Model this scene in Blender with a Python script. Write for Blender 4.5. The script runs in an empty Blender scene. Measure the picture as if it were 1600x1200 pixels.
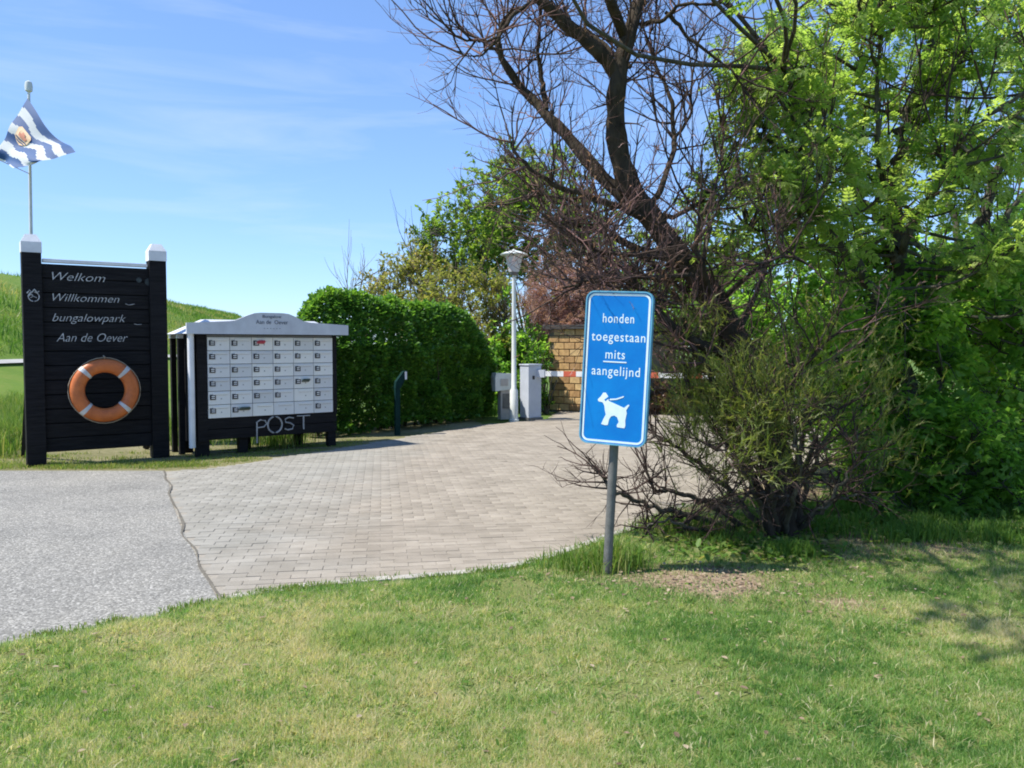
import bpy, bmesh, math, random
import numpy as np
from mathutils import Vector, Matrix
random.seed(7)
RNG = np.random.default_rng(11)
R = math.radians
SC = bpy.context.scene
COL = SC.collection

# ------------------------------------------------------------------ camera, sky, sun, exposure
CAM_Z = 1.5
PITCH = math.atan(60 / 1280)
cam_d = bpy.data.cameras.new('camera')
cam_d.sensor_width = 36.0
cam_d.lens = 28.8
cam_d.clip_end = 3000
cam = bpy.data.objects.new('camera', cam_d)
COL.objects.link(cam)
cam.location = (0, 0, CAM_Z)
cam.rotation_euler = (math.pi / 2 - PITCH, 0, 0)
SC.camera = cam

SUN_EL = R(58)
SUN_AZ = math.atan2(-0.965, -0.22)          # measured from +Y towards +X
SUN_DIR = Vector((math.sin(SUN_AZ) * math.cos(SUN_EL), math.cos(SUN_AZ) * math.cos(SUN_EL), math.sin(SUN_EL)))
world = bpy.data.worlds.new('World')
SC.world = world
world.use_nodes = True
wn, wl = world.node_tree.nodes, world.node_tree.links
for n in list(wn):
    wn.remove(n)
w_out = wn.new('ShaderNodeOutputWorld')
w_bg = wn.new('ShaderNodeBackground')
w_sky = wn.new('ShaderNodeTexSky')
w_sky.sky_type = 'NISHITA'
w_sky.sun_disc = False
w_sky.sun_elevation = SUN_EL
w_sky.sun_rotation = SUN_AZ
w_sky.air_density = 0.9
w_sky.dust_density = 0.0
w_sky.ozone_density = 5.0
w_bg.inputs['Strength'].default_value = 0.098
# thin cirrus streaks, part of the sky itself
w_tc = wn.new('ShaderNodeTexCoord')
w_map = wn.new('ShaderNodeMapping')
w_map.inputs['Rotation'].default_value = (0, R(-9), R(20))
w_map.inputs['Scale'].default_value = (1.1, 1.1, 9.0)
w_noise = wn.new('ShaderNodeTexNoise')
w_noise.inputs['Scale'].default_value = 2.1
w_noise.inputs['Detail'].default_value = 7
w_noise.inputs['Roughness'].default_value = 0.55
w_noise.inputs['Distortion'].default_value = 0.6
w_ramp = wn.new('ShaderNodeValToRGB')
w_ramp.color_ramp.elements[0].position = 0.54
w_ramp.color_ramp.elements[1].position = 0.86
w_ramp.color_ramp.elements[1].color = (0.3, 0.3, 0.3, 1)
w_mix = wn.new('ShaderNodeMix')
w_mix.data_type = 'RGBA'
w_mix.inputs['B'].default_value = (5.2, 5.7, 6.3, 1)
wl.new(w_tc.outputs['Generated'], w_map.inputs['Vector'])
wl.new(w_map.outputs['Vector'], w_noise.inputs['Vector'])
wl.new(w_noise.outputs['Fac'], w_ramp.inputs['Fac'])
wl.new(w_ramp.outputs['Color'], w_mix.inputs['Factor'])
w_gam = wn.new('ShaderNodeGamma')            # softer contrast between zenith and horizon
w_gam.inputs['Gamma'].default_value = 0.7
w_tint = wn.new('ShaderNodeMix')
w_tint.data_type = 'RGBA'
w_tint.blend_type = 'MULTIPLY'
w_tint.inputs['Factor'].default_value = 1
w_tint.inputs['B'].default_value = (1.22, 1.5, 1.96, 1)
wl.new(w_sky.outputs['Color'], w_gam.inputs['Color'])
wl.new(w_gam.outputs['Color'], w_tint.inputs['A'])
wl.new(w_tint.outputs['Result'], w_mix.inputs['A'])
wl.new(w_mix.outputs['Result'], w_bg.inputs['Color'])
wl.new(w_bg.outputs['Background'], w_out.inputs['Surface'])

sun_d = bpy.data.lights.new('sun', 'SUN')
sun_d.energy = 4.0
sun_d.angle = R(0.53)
sun_d.color = (1.0, 0.955, 0.88)
sun = bpy.data.objects.new('sun', sun_d)
COL.objects.link(sun)
sun.rotation_euler = SUN_DIR.to_track_quat('Z', 'Y').to_euler()
sun.location = (-8, 4, 14)

SC.view_settings.view_transform = 'Standard'
SC.view_settings.look = 'None'
SC.view_settings.exposure = 0.95
SC.view_settings.gamma = 1.0
SC.view_settings.use_curve_mapping = False
SC.render.engine = 'CYCLES'
SC.cycles.filter_width = 1.9
SC.cycles.max_bounces = 8
SC.cycles.transparent_max_bounces = 8

# ------------------------------------------------------------------ surveying helpers
def at(px, py, d):
    """a place in the world seen at survey pixel (px, py) of the 1600x1200 photo, d metres down the view axis"""
    a, b = (px - 800) / 1280 * d, (600 - py) / 1280 * d
    cp, sp = math.cos(PITCH), math.sin(PITCH)
    return np.array([a, d * cp + b * sp, CAM_Z - d * sp + b * cp])

def ground(px, py, z=0.0):
    v = at(px, py, 1.0) - np.array([0, 0, CAM_Z])
    t = (z - CAM_Z) / v[2]
    p = v * t
    return np.array([p[0], p[1], z])

# ------------------------------------------------------------------ materials
def new_mat(name):
    m = bpy.data.materials.new(name)
    m.use_nodes = True
    nt = m.node_tree
    return m, nt.nodes, nt.links, nt.nodes['Principled BSDF']

def ramp_node(n, stops):
    r = n.new('ShaderNodeValToRGB')
    e = r.color_ramp.elements
    e[0].position, e[0].color = stops[0][0], (*stops[0][1], 1)
    e[1].position, e[1].color = stops[-1][0], (*stops[-1][1], 1)
    for p, c in stops[1:-1]:
        k = e.new(p)
        k.color = (*c, 1)
    return r

def mat(name, c1, c2=None, scale=6.0, rough=0.6, bump=0.0, bscale=60.0, metal=0.0, spec=0.4, coord='Object', stretch=None):
    m, n, l, b = new_mat(name)
    b.inputs['Roughness'].default_value = rough
    b.inputs['Metallic'].default_value = metal
    b.inputs['Specular IOR Level'].default_value = spec
    tc = n.new('ShaderNodeTexCoord')
    src = tc.outputs[coord]
    if stretch:
        mp = n.new('ShaderNodeMapping')
        mp.inputs['Scale'].default_value = stretch
        l.new(src, mp.inputs['Vector'])
        src = mp.outputs['Vector']
    if c2 is None:
        c2 = tuple(x * 0.8 for x in c1)
    nz = n.new('ShaderNodeTexNoise')
    nz.inputs['Scale'].default_value = scale
    nz.inputs['Detail'].default_value = 6
    nz.inputs['Roughness'].default_value = 0.65
    l.new(src, nz.inputs['Vector'])
    rp = ramp_node(n, [(0.3, c2), (0.68, c1)])
    l.new(nz.outputs['Fac'], rp.inputs['Fac'])
    l.new(rp.outputs['Color'], b.inputs['Base Color'])
    if bump:
        nb = n.new('ShaderNodeTexNoise')
        nb.inputs['Scale'].default_value = bscale
        nb.inputs['Detail'].default_value = 5
        l.new(src, nb.inputs['Vector'])
        bp = n.new('ShaderNodeBump')
        bp.inputs['Strength'].default_value = bump
        bp.inputs['Distance'].default_value = 0.02
        l.new(nb.outputs['Fac'], bp.inputs['Height'])
        l.new(bp.outputs['Normal'], b.inputs['Normal'])
    return m

def leaf_mat(name, stops, trans=0.45, rough=0.45, spec=0.35, tcol=1.25):
    """leaf tissue: colour differs from leaf to leaf (attribute tint), part of the light passes through"""
    m, n, l, b = new_mat(name)
    a = n.new('ShaderNodeAttribute')
    a.attribute_name = 'tint'
    rp = ramp_node(n, stops)
    l.new(a.outputs['Fac'], rp.inputs['Fac'])
    l.new(rp.outputs['Color'], b.inputs['Base Color'])
    b.inputs['Roughness'].default_value = rough
    b.inputs['Specular IOR Level'].default_value = spec
    if trans > 0:
        t = n.new('ShaderNodeBsdfTranslucent')
        mx = n.new('ShaderNodeMix')
        mx.data_type = 'RGBA'
        mx.blend_type = 'MULTIPLY'
        mx.inputs['Factor'].default_value = 1
        mx.inputs['B'].default_value = (tcol * 1.12, tcol * 1.12, tcol * 0.62, 1)
        l.new(rp.outputs['Color'], mx.inputs['A'])
        l.new(mx.outputs['Result'], t.inputs['Color'])
        ms = n.new('ShaderNodeMixShader')
        ms.inputs['Fac'].default_value = trans
        l.new(b.outputs['BSDF'], ms.inputs[1])
        l.new(t.outputs['BSDF'], ms.inputs[2])
        l.new(ms.outputs['Shader'], n['Material Output'].inputs['Surface'])
    return m

M = {}
M['black_wood'] = mat('black_wood', (0.02, 0.019, 0.02), (0.005, 0.005, 0.006), 7, 0.7, 0.4, 30, spec=0.15, stretch=(0.5, 1, 7))
M['white_wood'] = mat('white_wood', (0.78, 0.79, 0.8), (0.62, 0.63, 0.64), 5, 0.5, 0.08, 50)
M['letter_white'] = mat('letter_white', (0.68, 0.68, 0.66), (0.22, 0.22, 0.22), 30, 0.6)
M['letter_faint'] = mat('letter_faint', (0.05, 0.07, 0.07), (0.02, 0.02, 0.025), 20, 0.7)
M['orange'] = mat('orange', (0.6, 0.165, 0.04), (0.38, 0.10, 0.028), 7, 0.45)
M['reflect'] = mat('reflect', (0.62, 0.62, 0.6), (0.4, 0.4, 0.4), 12, 0.4)
M['rope'] = mat('rope', (0.35, 0.3, 0.22), None, 30, 0.9)
M['door_white'] = mat('door_white', (0.82, 0.82, 0.8), (0.74, 0.74, 0.72), 3, 0.45)
M['seam'] = mat('seam', (0.2, 0.2, 0.2), (0.14, 0.14, 0.14), 8, 0.7)
M['plate_dark'] = mat('plate_dark', (0.03, 0.03, 0.04), (0.02, 0.02, 0.025), 9, 0.4)
M['roof_grey'] = mat('roof_grey', (0.6, 0.63, 0.67), (0.48, 0.5, 0.54), 4, 0.5, 0.05, 30)
M['text_grey'] = mat('text_grey', (0.1, 0.12, 0.17), None, 20, 0.6)
M['paper_red'] = mat('paper_red', (0.5, 0.06, 0.09), None, 20, 0.6)
M['paper_dark'] = mat('paper_dark', (0.05, 0.07, 0.05), (0.12, 0.14, 0.1), 20, 0.6)
M['wire'] = mat('wire', (0.42, 0.42, 0.41), (0.24, 0.24, 0.24), 10, 0.45)
M['sign_blue'] = mat('sign_blue', (0.004, 0.215, 0.6), (0.003, 0.145, 0.5), 3.2, 0.45, spec=0.2)
M['sign_edge'] = mat('sign_edge', (0.16, 0.42, 0.58), (0.07, 0.25, 0.38), 9, 0.45)
M['sign_white'] = mat('sign_white', (0.78, 0.86, 0.86), (0.62, 0.76, 0.8), 8, 0.4)
M['galv'] = mat('galv', (0.2, 0.195, 0.185), (0.1, 0.1, 0.095), 12, 0.55, 0.1, 80, metal=0.3)
M['lamp_white'] = mat('lamp_white', (0.68, 0.7, 0.66), (0.52, 0.55, 0.5), 5, 0.45)
M['lamp_glass'] = mat('lamp_glass', (0.6, 0.58, 0.58), (0.5, 0.48, 0.48), 6, 0.25)
M['cabinet'] = mat('cabinet', (0.5, 0.53, 0.58), (0.42, 0.45, 0.5), 4, 0.45)
M['beige'] = mat('beige', (0.5, 0.46, 0.42), (0.36, 0.33, 0.3), 6, 0.6)
M['red_band'] = mat('red_band', (0.6, 0.13, 0.07), (0.5, 0.1, 0.05), 9, 0.45)
M['bar_white'] = mat('bar_white', (0.8, 0.8, 0.78), (0.68, 0.68, 0.66), 7, 0.4)
M['bollard_green'] = mat('bollard_green', (0.007, 0.035, 0.034), (0.004, 0.02, 0.02), 5, 0.7, spec=0.1)
M['brick_yellow'] = None
M['mortar'] = mat('mortar', (0.16, 0.13, 0.09), (0.1, 0.08, 0.06), 20, 0.9, 0.3, 60)
M['roof_dark'] = mat('roof_dark', (0.06, 0.055, 0.05), (0.03, 0.03, 0.03), 10, 0.8)
M['bark_dark'] = mat('bark_dark', (0.085, 0.066, 0.045), (0.025, 0.02, 0.016), 14, 0.9, 0.9, 45, spec=0.1, stretch=(1, 1, 0.35))
M['bark_grey'] = mat('bark_grey', (0.15, 0.135, 0.105), (0.05, 0.045, 0.036), 12, 0.9, 0.8, 45, spec=0.1, stretch=(1, 1, 0.35))
M['bark_ash'] = mat('bark_ash', (0.13, 0.12, 0.09), (0.04, 0.038, 0.03), 16, 0.9, 0.6, 45, spec=0.1, stretch=(1, 1, 0.35))
M['twig_brown'] = mat('twig_brown', (0.10, 0.068, 0.055), (0.035, 0.025, 0.022), 3, 0.85, spec=0.15)
M['twig_red'] = mat('twig_red', (0.24, 0.14, 0.125), (0.08, 0.05, 0.045), 3, 0.85, spec=0.15)
M['twig_pale'] = mat('twig_pale', (0.34, 0.24, 0.15), (0.15, 0.11, 0.07), 1.5, 0.85, spec=0.15)
M['soil'] = mat('soil', (0.22, 0.16, 0.11), (0.11, 0.08, 0.055), 20, 0.95, 0.6, 60)
M['flag_blue'] = mat('flag_blue', (0.025, 0.085, 0.22), (0.018, 0.06, 0.16), 3, 0.7)
M['kerb'] = mat('kerb', (0.42, 0.39, 0.34), (0.3, 0.28, 0.245), 7, 0.85, 0.4, 90, coord='Object')

L_ASH = leaf_mat('leaf_ash', [(0, (0.115, 0.2, 0.045)), (0.5, (0.215, 0.31, 0.075)), (1, (0.34, 0.41, 0.14))], 0.66, tcol=1.7)
L_ELDER = leaf_mat('leaf_elder', [(0, (0.085, 0.19, 0.034)), (0.6, (0.16, 0.30, 0.05)), (1, (0.28, 0.42, 0.08))], 0.66, tcol=1.7)
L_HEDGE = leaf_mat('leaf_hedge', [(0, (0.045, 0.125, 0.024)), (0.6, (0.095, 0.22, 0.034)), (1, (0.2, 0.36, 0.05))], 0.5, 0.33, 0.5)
L_BACK = leaf_mat('leaf_back', [(0, (0.10, 0.18, 0.03)), (0.6, (0.17, 0.265, 0.045)), (1, (0.25, 0.32, 0.07))], 0.6, tcol=1.5)
L_OLIVE = leaf_mat('leaf_olive', [(0, (0.15, 0.17, 0.045)), (0.6, (0.23, 0.25, 0.065)), (1, (0.34, 0.27, 0.12))], 0.55, tcol=1.5)
L_PINK = leaf_mat('leaf_pink', [(0, (0.22, 0.13, 0.11)), (0.6, (0.4, 0.22, 0.2)), (1, (0.55, 0.36, 0.33))], 0.4)
L_BROWN = leaf_mat('leaf_brown', [(0, (0.10, 0.05, 0.03)), (0.7, (0.15, 0.08, 0.045)), (1, (0.08, 0.1, 0.03))], 0.3)
L_SPRIG = leaf_mat('leaf_sprig', [(0, (0.09, 0.13, 0.03)), (0.6, (0.16, 0.2, 0.045)), (1, (0.27, 0.25, 0.09))], 0.5, tcol=1.4)
L_GRASS = leaf_mat('leaf_grass', [(0, (0.08, 0.185, 0.045)), (0.35, (0.205, 0.345, 0.085)), (0.62, (0.36, 0.42, 0.16)), (0.82, (0.5, 0.46, 0.27)), (1, (0.6, 0.54, 0.38))], 0.5, 0.5, 0.3, 1.4)
L_TALL = leaf_mat('leaf_tallgrass', [(0, (0.08, 0.18, 0.03)), (0.6, (0.16, 0.27, 0.045)), (1, (0.38, 0.35, 0.15))], 0.48, 0.5, 0.3, 1.2)

# ------------------------------------------------------------------ object helpers
def tag(o, label=None, cat=None, group=None, kind=None):
    if label: o['label'] = label
    if cat: o['category'] = cat
    if group: o['group'] = group
    if kind: o['kind'] = kind
    return o

def thing(name, label, cat, loc=(0, 0, 0), rot=(0, 0, 0), group=None):
    o = bpy.data.objects.new(name, None)
    o.empty_display_size = 0.2
    COL.objects.link(o)
    o.location = loc
    o.rotation_euler = rot
    return tag(o, label, cat, group)

def link(name, me, parent=None):
    o = bpy.data.objects.new(name, me)
    COL.objects.link(o)
    if parent is not None:
        o.parent = parent
    return o

def np_mesh(name, verts, faces, k, m, parent=None, tint=None, smooth=False, origin=None):
    """verts (n,3), faces (m,k) of one polygon size"""
    verts = np.asarray(verts, np.float32)
    if origin is not None:
        verts = verts - np.asarray(origin, np.float32)
    faces = np.asarray(faces, np.int32)
    me = bpy.data.meshes.new(name)
    me.vertices.add(len(verts))
    me.vertices.foreach_set('co', verts.ravel())
    me.loops.add(faces.size)
    me.loops.foreach_set('vertex_index', faces.ravel())
    me.polygons.add(len(faces))
    me.polygons.foreach_set('loop_start', np.arange(0, faces.size, k, dtype=np.int32))
    if smooth:
        me.polygons.foreach_set('use_smooth', np.ones(len(faces), bool))
    if tint is not None:
        a = me.attributes.new('tint', 'FLOAT', 'POINT')
        a.data.foreach_set('value', np.asarray(tint, np.float32))
    me.update(calc_edges=True)
    me.materials.append(m)
    return link(name, me, parent)

class MB:
    """collects boxes, tubes, prisms and lathes; build() links them as one mesh object"""
    def __init__(s):
        s.v, s.f, s.mi, s.mats = [], [], [], []
    def _m(s, m):
        if m not in s.mats:
            s.mats.append(m)
        return s.mats.index(m)
    def add(s, verts, faces, m, M4=None):
        o = len(s.v)
        for v in verts:
            s.v.append(tuple(M4 @ Vector(v)) if M4 else tuple(v))
        i = s._m(m)
        for f in faces:
            s.f.append(tuple(a + o for a in f))
            s.mi.append(i)
        return s
    def box(s, c, d, m, M4=None):
        x, y, z = c
        a, b, e = d[0] / 2, d[1] / 2, d[2] / 2
        v = [(x + i * a, y + j * b, z + k * e) for k in (-1, 1) for j in (-1, 1) for i in (-1, 1)]
        f = [(0, 2, 3, 1), (4, 5, 7, 6), (0, 1, 5, 4), (2, 6, 7, 3), (0, 4, 6, 2), (1, 3, 7, 5)]
        return s.add(v, f, m, M4)
    def prism(s, pts, y0, y1, m, M4=None):
        """outline pts (x,z), counter-clockwise seen from -y, extruded from y0 (front) to y1"""
        n = len(pts)
        v = [(p[0], y0, p[1]) for p in pts] + [(p[0], y1, p[1]) for p in pts]
        f = [tuple(range(n)), tuple(range(2 * n - 1, n - 1, -1))]
        f += [(i, i + n, (i + 1) % n + n, (i + 1) % n) for i in range(n)]
        return s.add(v, f, m, M4)
    def lathe(s, prof, m, seg=20, c=(0, 0, 0), M4=None):
        v, f = [], []
        for r, z in prof:
            for i in range(seg):
                a = 2 * math.pi * i / seg
                v.append((c[0] + r * math.cos(a), c[1] + r * math.sin(a), c[2] + z))
        for j in range(len(prof) - 1):
            for i in range(seg):
                k = (i + 1) % seg
                f.append((j * seg + i, j * seg + k, (j + 1) * seg + k, (j + 1) * seg + i))
        f.append(tuple(range(seg - 1, -1, -1)))
        f.append(tuple((len(prof) - 1) * seg + i for i in range(seg)))
        return s.add(v, f, m, M4)
    def tube(s, pts, radii, m, seg=8, closed=False):
        v, f = tube_arrays(np.array(pts, float), np.array(radii, float) if hasattr(radii, '__len__') else np.full(len(pts), radii), seg, closed)
        s.add([tuple(x) for x in v], [tuple(int(i) for i in q) for q in f], m)
        if not closed:
            o = len(s.v) - len(v)
            s.f.append(tuple(o + i for i in range(seg - 1, -1, -1))); s.mi.append(s._m(m))
            s.f.append(tuple(o + len(v) - seg + i for i in range(seg))); s.mi.append(s._m(m))
        return s
    def build(s, name, parent=None, smooth=False, bevel=0.0):
        me = bpy.data.meshes.new(name)
        me.from_pydata(s.v, [], s.f)
        for m in s.mats:
            me.materials.append(m)
        me.polygons.foreach_set('material_index', s.mi)
        bm = bmesh.new(); bm.from_mesh(me)
        bmesh.ops.recalc_face_normals(bm, faces=bm.faces)
        if bevel:
            bmesh.ops.bevel(bm, geom=[e for e in bm.edges if e.calc_face_angle(0) > 0.6], offset=bevel, segments=2, affect='EDGES', profile=0.6)
        bm.to_mesh(me); bm.free()
        if smooth:
            for p in me.polygons:
                p.use_smooth = True
            me.set_sharp_from_angle(angle=R(40))
        me.update()
        return link(name, me, parent)

def tube_arrays(P, rad, seg, closed=False):
    n = len(P)
    T = np.gradient(P, axis=0)
    if closed:
        T = np.roll(P, -1, 0) - np.roll(P, 1, 0)
    T /= np.linalg.norm(T, axis=1)[:, None] + 1e-9
    ref = np.array([0.0, 0, 1]) if abs(T[0, 2]) < 0.9 else np.array([1.0, 0, 0])
    U = np.cross(T, ref); U /= np.linalg.norm(U, axis=1)[:, None] + 1e-9
    V = np.cross(T, U)
    a = np.arange(seg) * 2 * np.pi / seg
    ring = U[:, None, :] * np.cos(a)[None, :, None] + V[:, None, :] * np.sin(a)[None, :, None]
    verts = (P[:, None, :] + ring * rad[:, None, None]).reshape(-1, 3)
    i = np.arange(seg); k = (i + 1) % seg
    rows = np.arange(n if closed else n - 1)
    nx = (rows + 1) % n
    f = np.stack([rows[:, None] * seg + i, rows[:, None] * seg + k, nx[:, None] * seg + k, nx[:, None] * seg + i], -1).reshape(-1, 4)
    return verts, f

def tubes_obj(name, tubes, m, parent, origin, kind=None):
    """tubes: list of (points, radii, sides): one quad mesh"""
    vs, fs, o = [], [], 0
    for P, r, s in tubes:
        v, f = tube_arrays(P, r, s)
        vs.append(v); fs.append(f + o); o += len(v)
    ob = np_mesh(name, np.concatenate(vs), np.concatenate(fs), 4, m, parent, smooth=True, origin=origin)
    if kind: ob['kind'] = kind
    return ob

def text(s, name, width, m, parent, loc, height=None, shear=0.0, bold=0.0, depth=0.004, center=False, space=1.0):
    """lettering as a mesh standing in the parent's x-z plane, facing -y; scaled to the given width"""
    cu = bpy.data.curves.new(name, 'FONT')
    cu.body = s
    cu.shear = shear
    cu.offset = bold
    cu.extrude = 0.5
    cu.space_character = space
    cu.resolution_u = 3
    tmp = bpy.data.objects.new(name, cu)
    COL.objects.link(tmp)
    dg = bpy.context.evaluated_depsgraph_get()
    me = bpy.data.meshes.new_from_object(tmp.evaluated_get(dg))
    bpy.data.objects.remove(tmp); bpy.data.curves.remove(cu)
    co = np.empty(len(me.vertices) * 3, np.float32); me.vertices.foreach_get('co', co); co = co.reshape(-1, 3)
    x0, x1 = co[:, 0].min(), co[:, 0].max()
    k = width / (x1 - x0)
    kz = k if height is None else height / 0.7
    out = np.empty_like(co)
    out[:, 0] = (co[:, 0] - (x0 + x1) / 2) * k if center else (co[:, 0] - x0) * k
    out[:, 2] = co[:, 1] * kz
    out[:, 1] = -co[:, 2] * depth
    me.vertices.foreach_set('co', out.ravel())
    me.materials.clear(); me.materials.append(m)
    me.name = name; me.update()
    o = link(name, me, parent)
    o.location = loc
    return o

# ------------------------------------------------------------------ numeric noise
def vnoise(x, y, s, seed=0):
    """smooth value noise, 0..1"""
    r = np.random.default_rng(seed).random((64, 64))
    X, Y = x * s, y * s
    xi, yi = np.floor(X).astype(int), np.floor(Y).astype(int)
    fx, fy = X - xi, Y - yi
    fx, fy = fx * fx * (3 - 2 * fx), fy * fy * (3 - 2 * fy)
    g = lambda a, b: r[a % 64, b % 64]
    return (g(xi, yi) * (1 - fx) + g(xi + 1, yi) * fx) * (1 - fy) + (g(xi, yi + 1) * (1 - fx) + g(xi + 1, yi + 1) * fx) * fy

def in_poly(x, y, poly):
    poly = np.asarray(poly)
    c = np.zeros(x.shape, bool)
    n = len(poly)
    for i in range(n):
        x1, y1 = poly[i]; x2, y2 = poly[(i + 1) % n]
        t = ((y1 > y) != (y2 > y)) & (x < (x2 - x1) * (y - y1) / ((y2 - y1) + 1e-12) + x1)
        c ^= t
    return c

def along(poly, step):
    poly = np.asarray(poly, float)
    seg = np.linalg.norm(np.diff(poly, axis=0), axis=1); s = np.concatenate([[0], np.cumsum(seg)])
    ss = np.arange(0, s[-1], step)
    return np.stack([np.interp(ss, s, poly[:, 0]), np.interp(ss, s, poly[:, 1])], -1)

# ================================================================== GROUND
def gmat(name, stops, scales, bump=0.4, rough=0.9):
    """ground cover: three sizes of noise through a colour ramp"""
    m, n, l, b = new_mat(name)
    g = n.new('ShaderNodeNewGeometry')
    prev = None
    for s, w in scales:
        nz = n.new('ShaderNodeTexNoise'); nz.inputs['Scale'].default_value = s; nz.inputs['Detail'].default_value = 6
        l.new(g.outputs['Position'], nz.inputs['Vector'])
        mu = n.new('ShaderNodeMath'); mu.operation = 'MULTIPLY'; mu.inputs[1].default_value = w
        l.new(nz.outputs['Fac'], mu.inputs[0])
        if prev is None: prev = mu
        else:
            ad = n.new('ShaderNodeMath'); l.new(prev.outputs[0], ad.inputs[0]); l.new(mu.outputs[0], ad.inputs[1]); prev = ad
    rp = ramp_node(n, stops)
    l.new(prev.outputs[0], rp.inputs['Fac'])
    l.new(rp.outputs['Color'], b.inputs['Base Color'])
    b.inputs['Roughness'].default_value = rough
    b.inputs['Specular IOR Level'].default_value = 0.15
    bp = n.new('ShaderNodeBump'); bp.inputs['Strength'].default_value = bump; bp.inputs['Distance'].default_value = 0.03
    l.new(nz.outputs['Fac'], bp.inputs['Height']); l.new(bp.outputs['Normal'], b.inputs['Normal'])
    return m

M['meadow'] = gmat('meadow', [(0.3, (0.05, 0.10, 0.02)), (0.55, (0.10, 0.155, 0.03)), (0.75, (0.17, 0.17, 0.055))], [(0.3, 0.5), (3, 0.3), (25, 0.2)])
M['dike_grass'] = gmat('dike_grass', [(0.3, (0.07, 0.13, 0.02)), (0.5, (0.11, 0.18, 0.025)), (0.72, (0.19, 0.2, 0.05))], [(0.12, 0.45), (1.2, 0.3), (9, 0.25)])
M['lawn_soil'] = gmat('lawn_soil', [(0.3, (0.09, 0.13, 0.03)), (0.52, (0.17, 0.19, 0.06)), (0.7, (0.29, 0.24, 0.13))], [(0.9, 0.4), (9, 0.3), (70, 0.3)], 0.8)
M['bed_soil'] = gmat('bed_soil', [(0.3, (0.075, 0.055, 0.035)), (0.55, (0.16, 0.115, 0.08)), (0.75, (0.25, 0.19, 0.14))], [(1.5, 0.4), (12, 0.3), (80, 0.3)], 0.9)

gm = MB().add([(-700, -40, -0.03), (700, -40, -0.03), (700, 1200, -0.03), (-700, 1200, -0.03)], [(0, 1, 2, 3)], M['meadow'])
tag(gm.build('ground'), kind='structure')

# lawn edge against asphalt and driveway, and right edge of the driveway, in metres
edge_px = [(-260, 1075), (0, 1012), (120, 990), (250, 965), (350, 942), (450, 925), (560, 915), (700, 905), (800, 893), (870, 872), (930, 850), (1000, 828), (1060, 797)]
EDGE = np.array([ground(*p)[:2] for p in edge_px] + [(2.5, 8.6), (3.9, 10.4), (5.6, 13.0), (8.0, 17.5), (11, 24)])
EDGE = np.concatenate([[(-14, 1.0)], EDGE])
def lawn_limit(x):
    return np.interp(x, EDGE[:, 0], EDGE[:, 1])
def bare_soil(x, y):
    """how much the soil under the shrubs shows: 0 lawn .. 1 bare"""
    c1 = 1.35 * np.exp(-(((x - 1.2) / 0.62) ** 2 + ((y - 5.02) / 0.38) ** 2))
    c2 = np.exp(-(((x - 2.4) / 1.2) ** 2 + ((y - 6.3) / 0.75) ** 2)) * 1.3
    c3 = np.where(y > 6.9 - 0.12 * (x - 3), 1.0, 0.0)
    c4 = 1.0 * np.exp(-(((x - 1.75) / 0.42) ** 2 + ((y - 4.6) / 0.16) ** 2))
    return np.clip(np.maximum.reduce([c1, c2, c3, c4]) * (0.55 + 0.9 * vnoise(x, y, 3.1, 3)), 0, 1)
def lawn_z(x, y):
    e = np.clip((lawn_limit(x) - y) / 0.25, 0, 1)
    return 0.004 + e * (0.02 + 0.035 * vnoise(x, y, 1.1, 5) + 0.018 * vnoise(x, y, 5.0, 6))

def grid_sheet(name, x0, x1, nx, y0f, y1f, ny, zf, m):
    xs = np.linspace(x0, x1, nx)
    t = np.linspace(0, 1, ny)
    X = np.repeat(xs[:, None], ny, 1)
    Y = y0f(X) * (1 - t) + y1f(X) * t
    Z = zf(X, Y)
    v = np.stack([X, Y, Z], -1).reshape(-1, 3)
    i, j = np.meshgrid(np.arange(nx - 1), np.arange(ny - 1), indexing='ij')
    a = (i * ny + j).ravel()
    f = np.stack([a, a + ny, a + ny + 1, a + 1], -1)
    return np_mesh(name, v, f, 4, m, smooth=True)
lawn = grid_sheet('lawn', -9, 11, 240, lambda x: x * 0 - 2.0, lambda x: lawn_limit(x), 130, lawn_z, M['lawn_soil'])
tag(lawn, kind='structure')
# mix soil into the lawn sheet by position mask stored as an attribute
co = np.empty(len(lawn.data.vertices) * 3, np.float32); lawn.data.vertices.foreach_get('co', co); co = co.reshape(-1, 3)
at_b = lawn.data.attributes.new('bare', 'FLOAT', 'POINT')
at_b.data.foreach_set('value', bare_soil(co[:, 0], co[:, 1]).astype(np.float32))
def add_bare(mname, other):
    m = M[mname]; n, l = m.node_tree.nodes, m.node_tree.links
    b = n['Principled BSDF']
    src = b.inputs['Base Color'].links[0].from_socket
    a = n.new('ShaderNodeAttribute'); a.attribute_name = 'bare'
    nz = n.new('ShaderNodeTexNoise'); nz.inputs['Scale'].default_value = 30; nz.inputs['Detail'].default_value = 5
    g = n.new('ShaderNodeNewGeometry'); l.new(g.outputs['Position'], nz.inputs['Vector'])
    rp = ramp_node(n, other); l.new(nz.outputs['Fac'], rp.inputs['Fac'])
    mx = n.new('ShaderNodeMix'); mx.data_type = 'RGBA'
    l.new(a.outputs['Fac'], mx.inputs['Factor']); l.new(src, mx.inputs['A']); l.new(rp.outputs['Color'], mx.inputs['B'])
    l.new(mx.outputs['Result'], b.inputs['Base Color'])
add_bare('lawn_soil', [(0.3, (0.16, 0.11, 0.075)), (0.55, (0.3, 0.22, 0.15)), (0.75, (0.42, 0.33, 0.23))])

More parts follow.
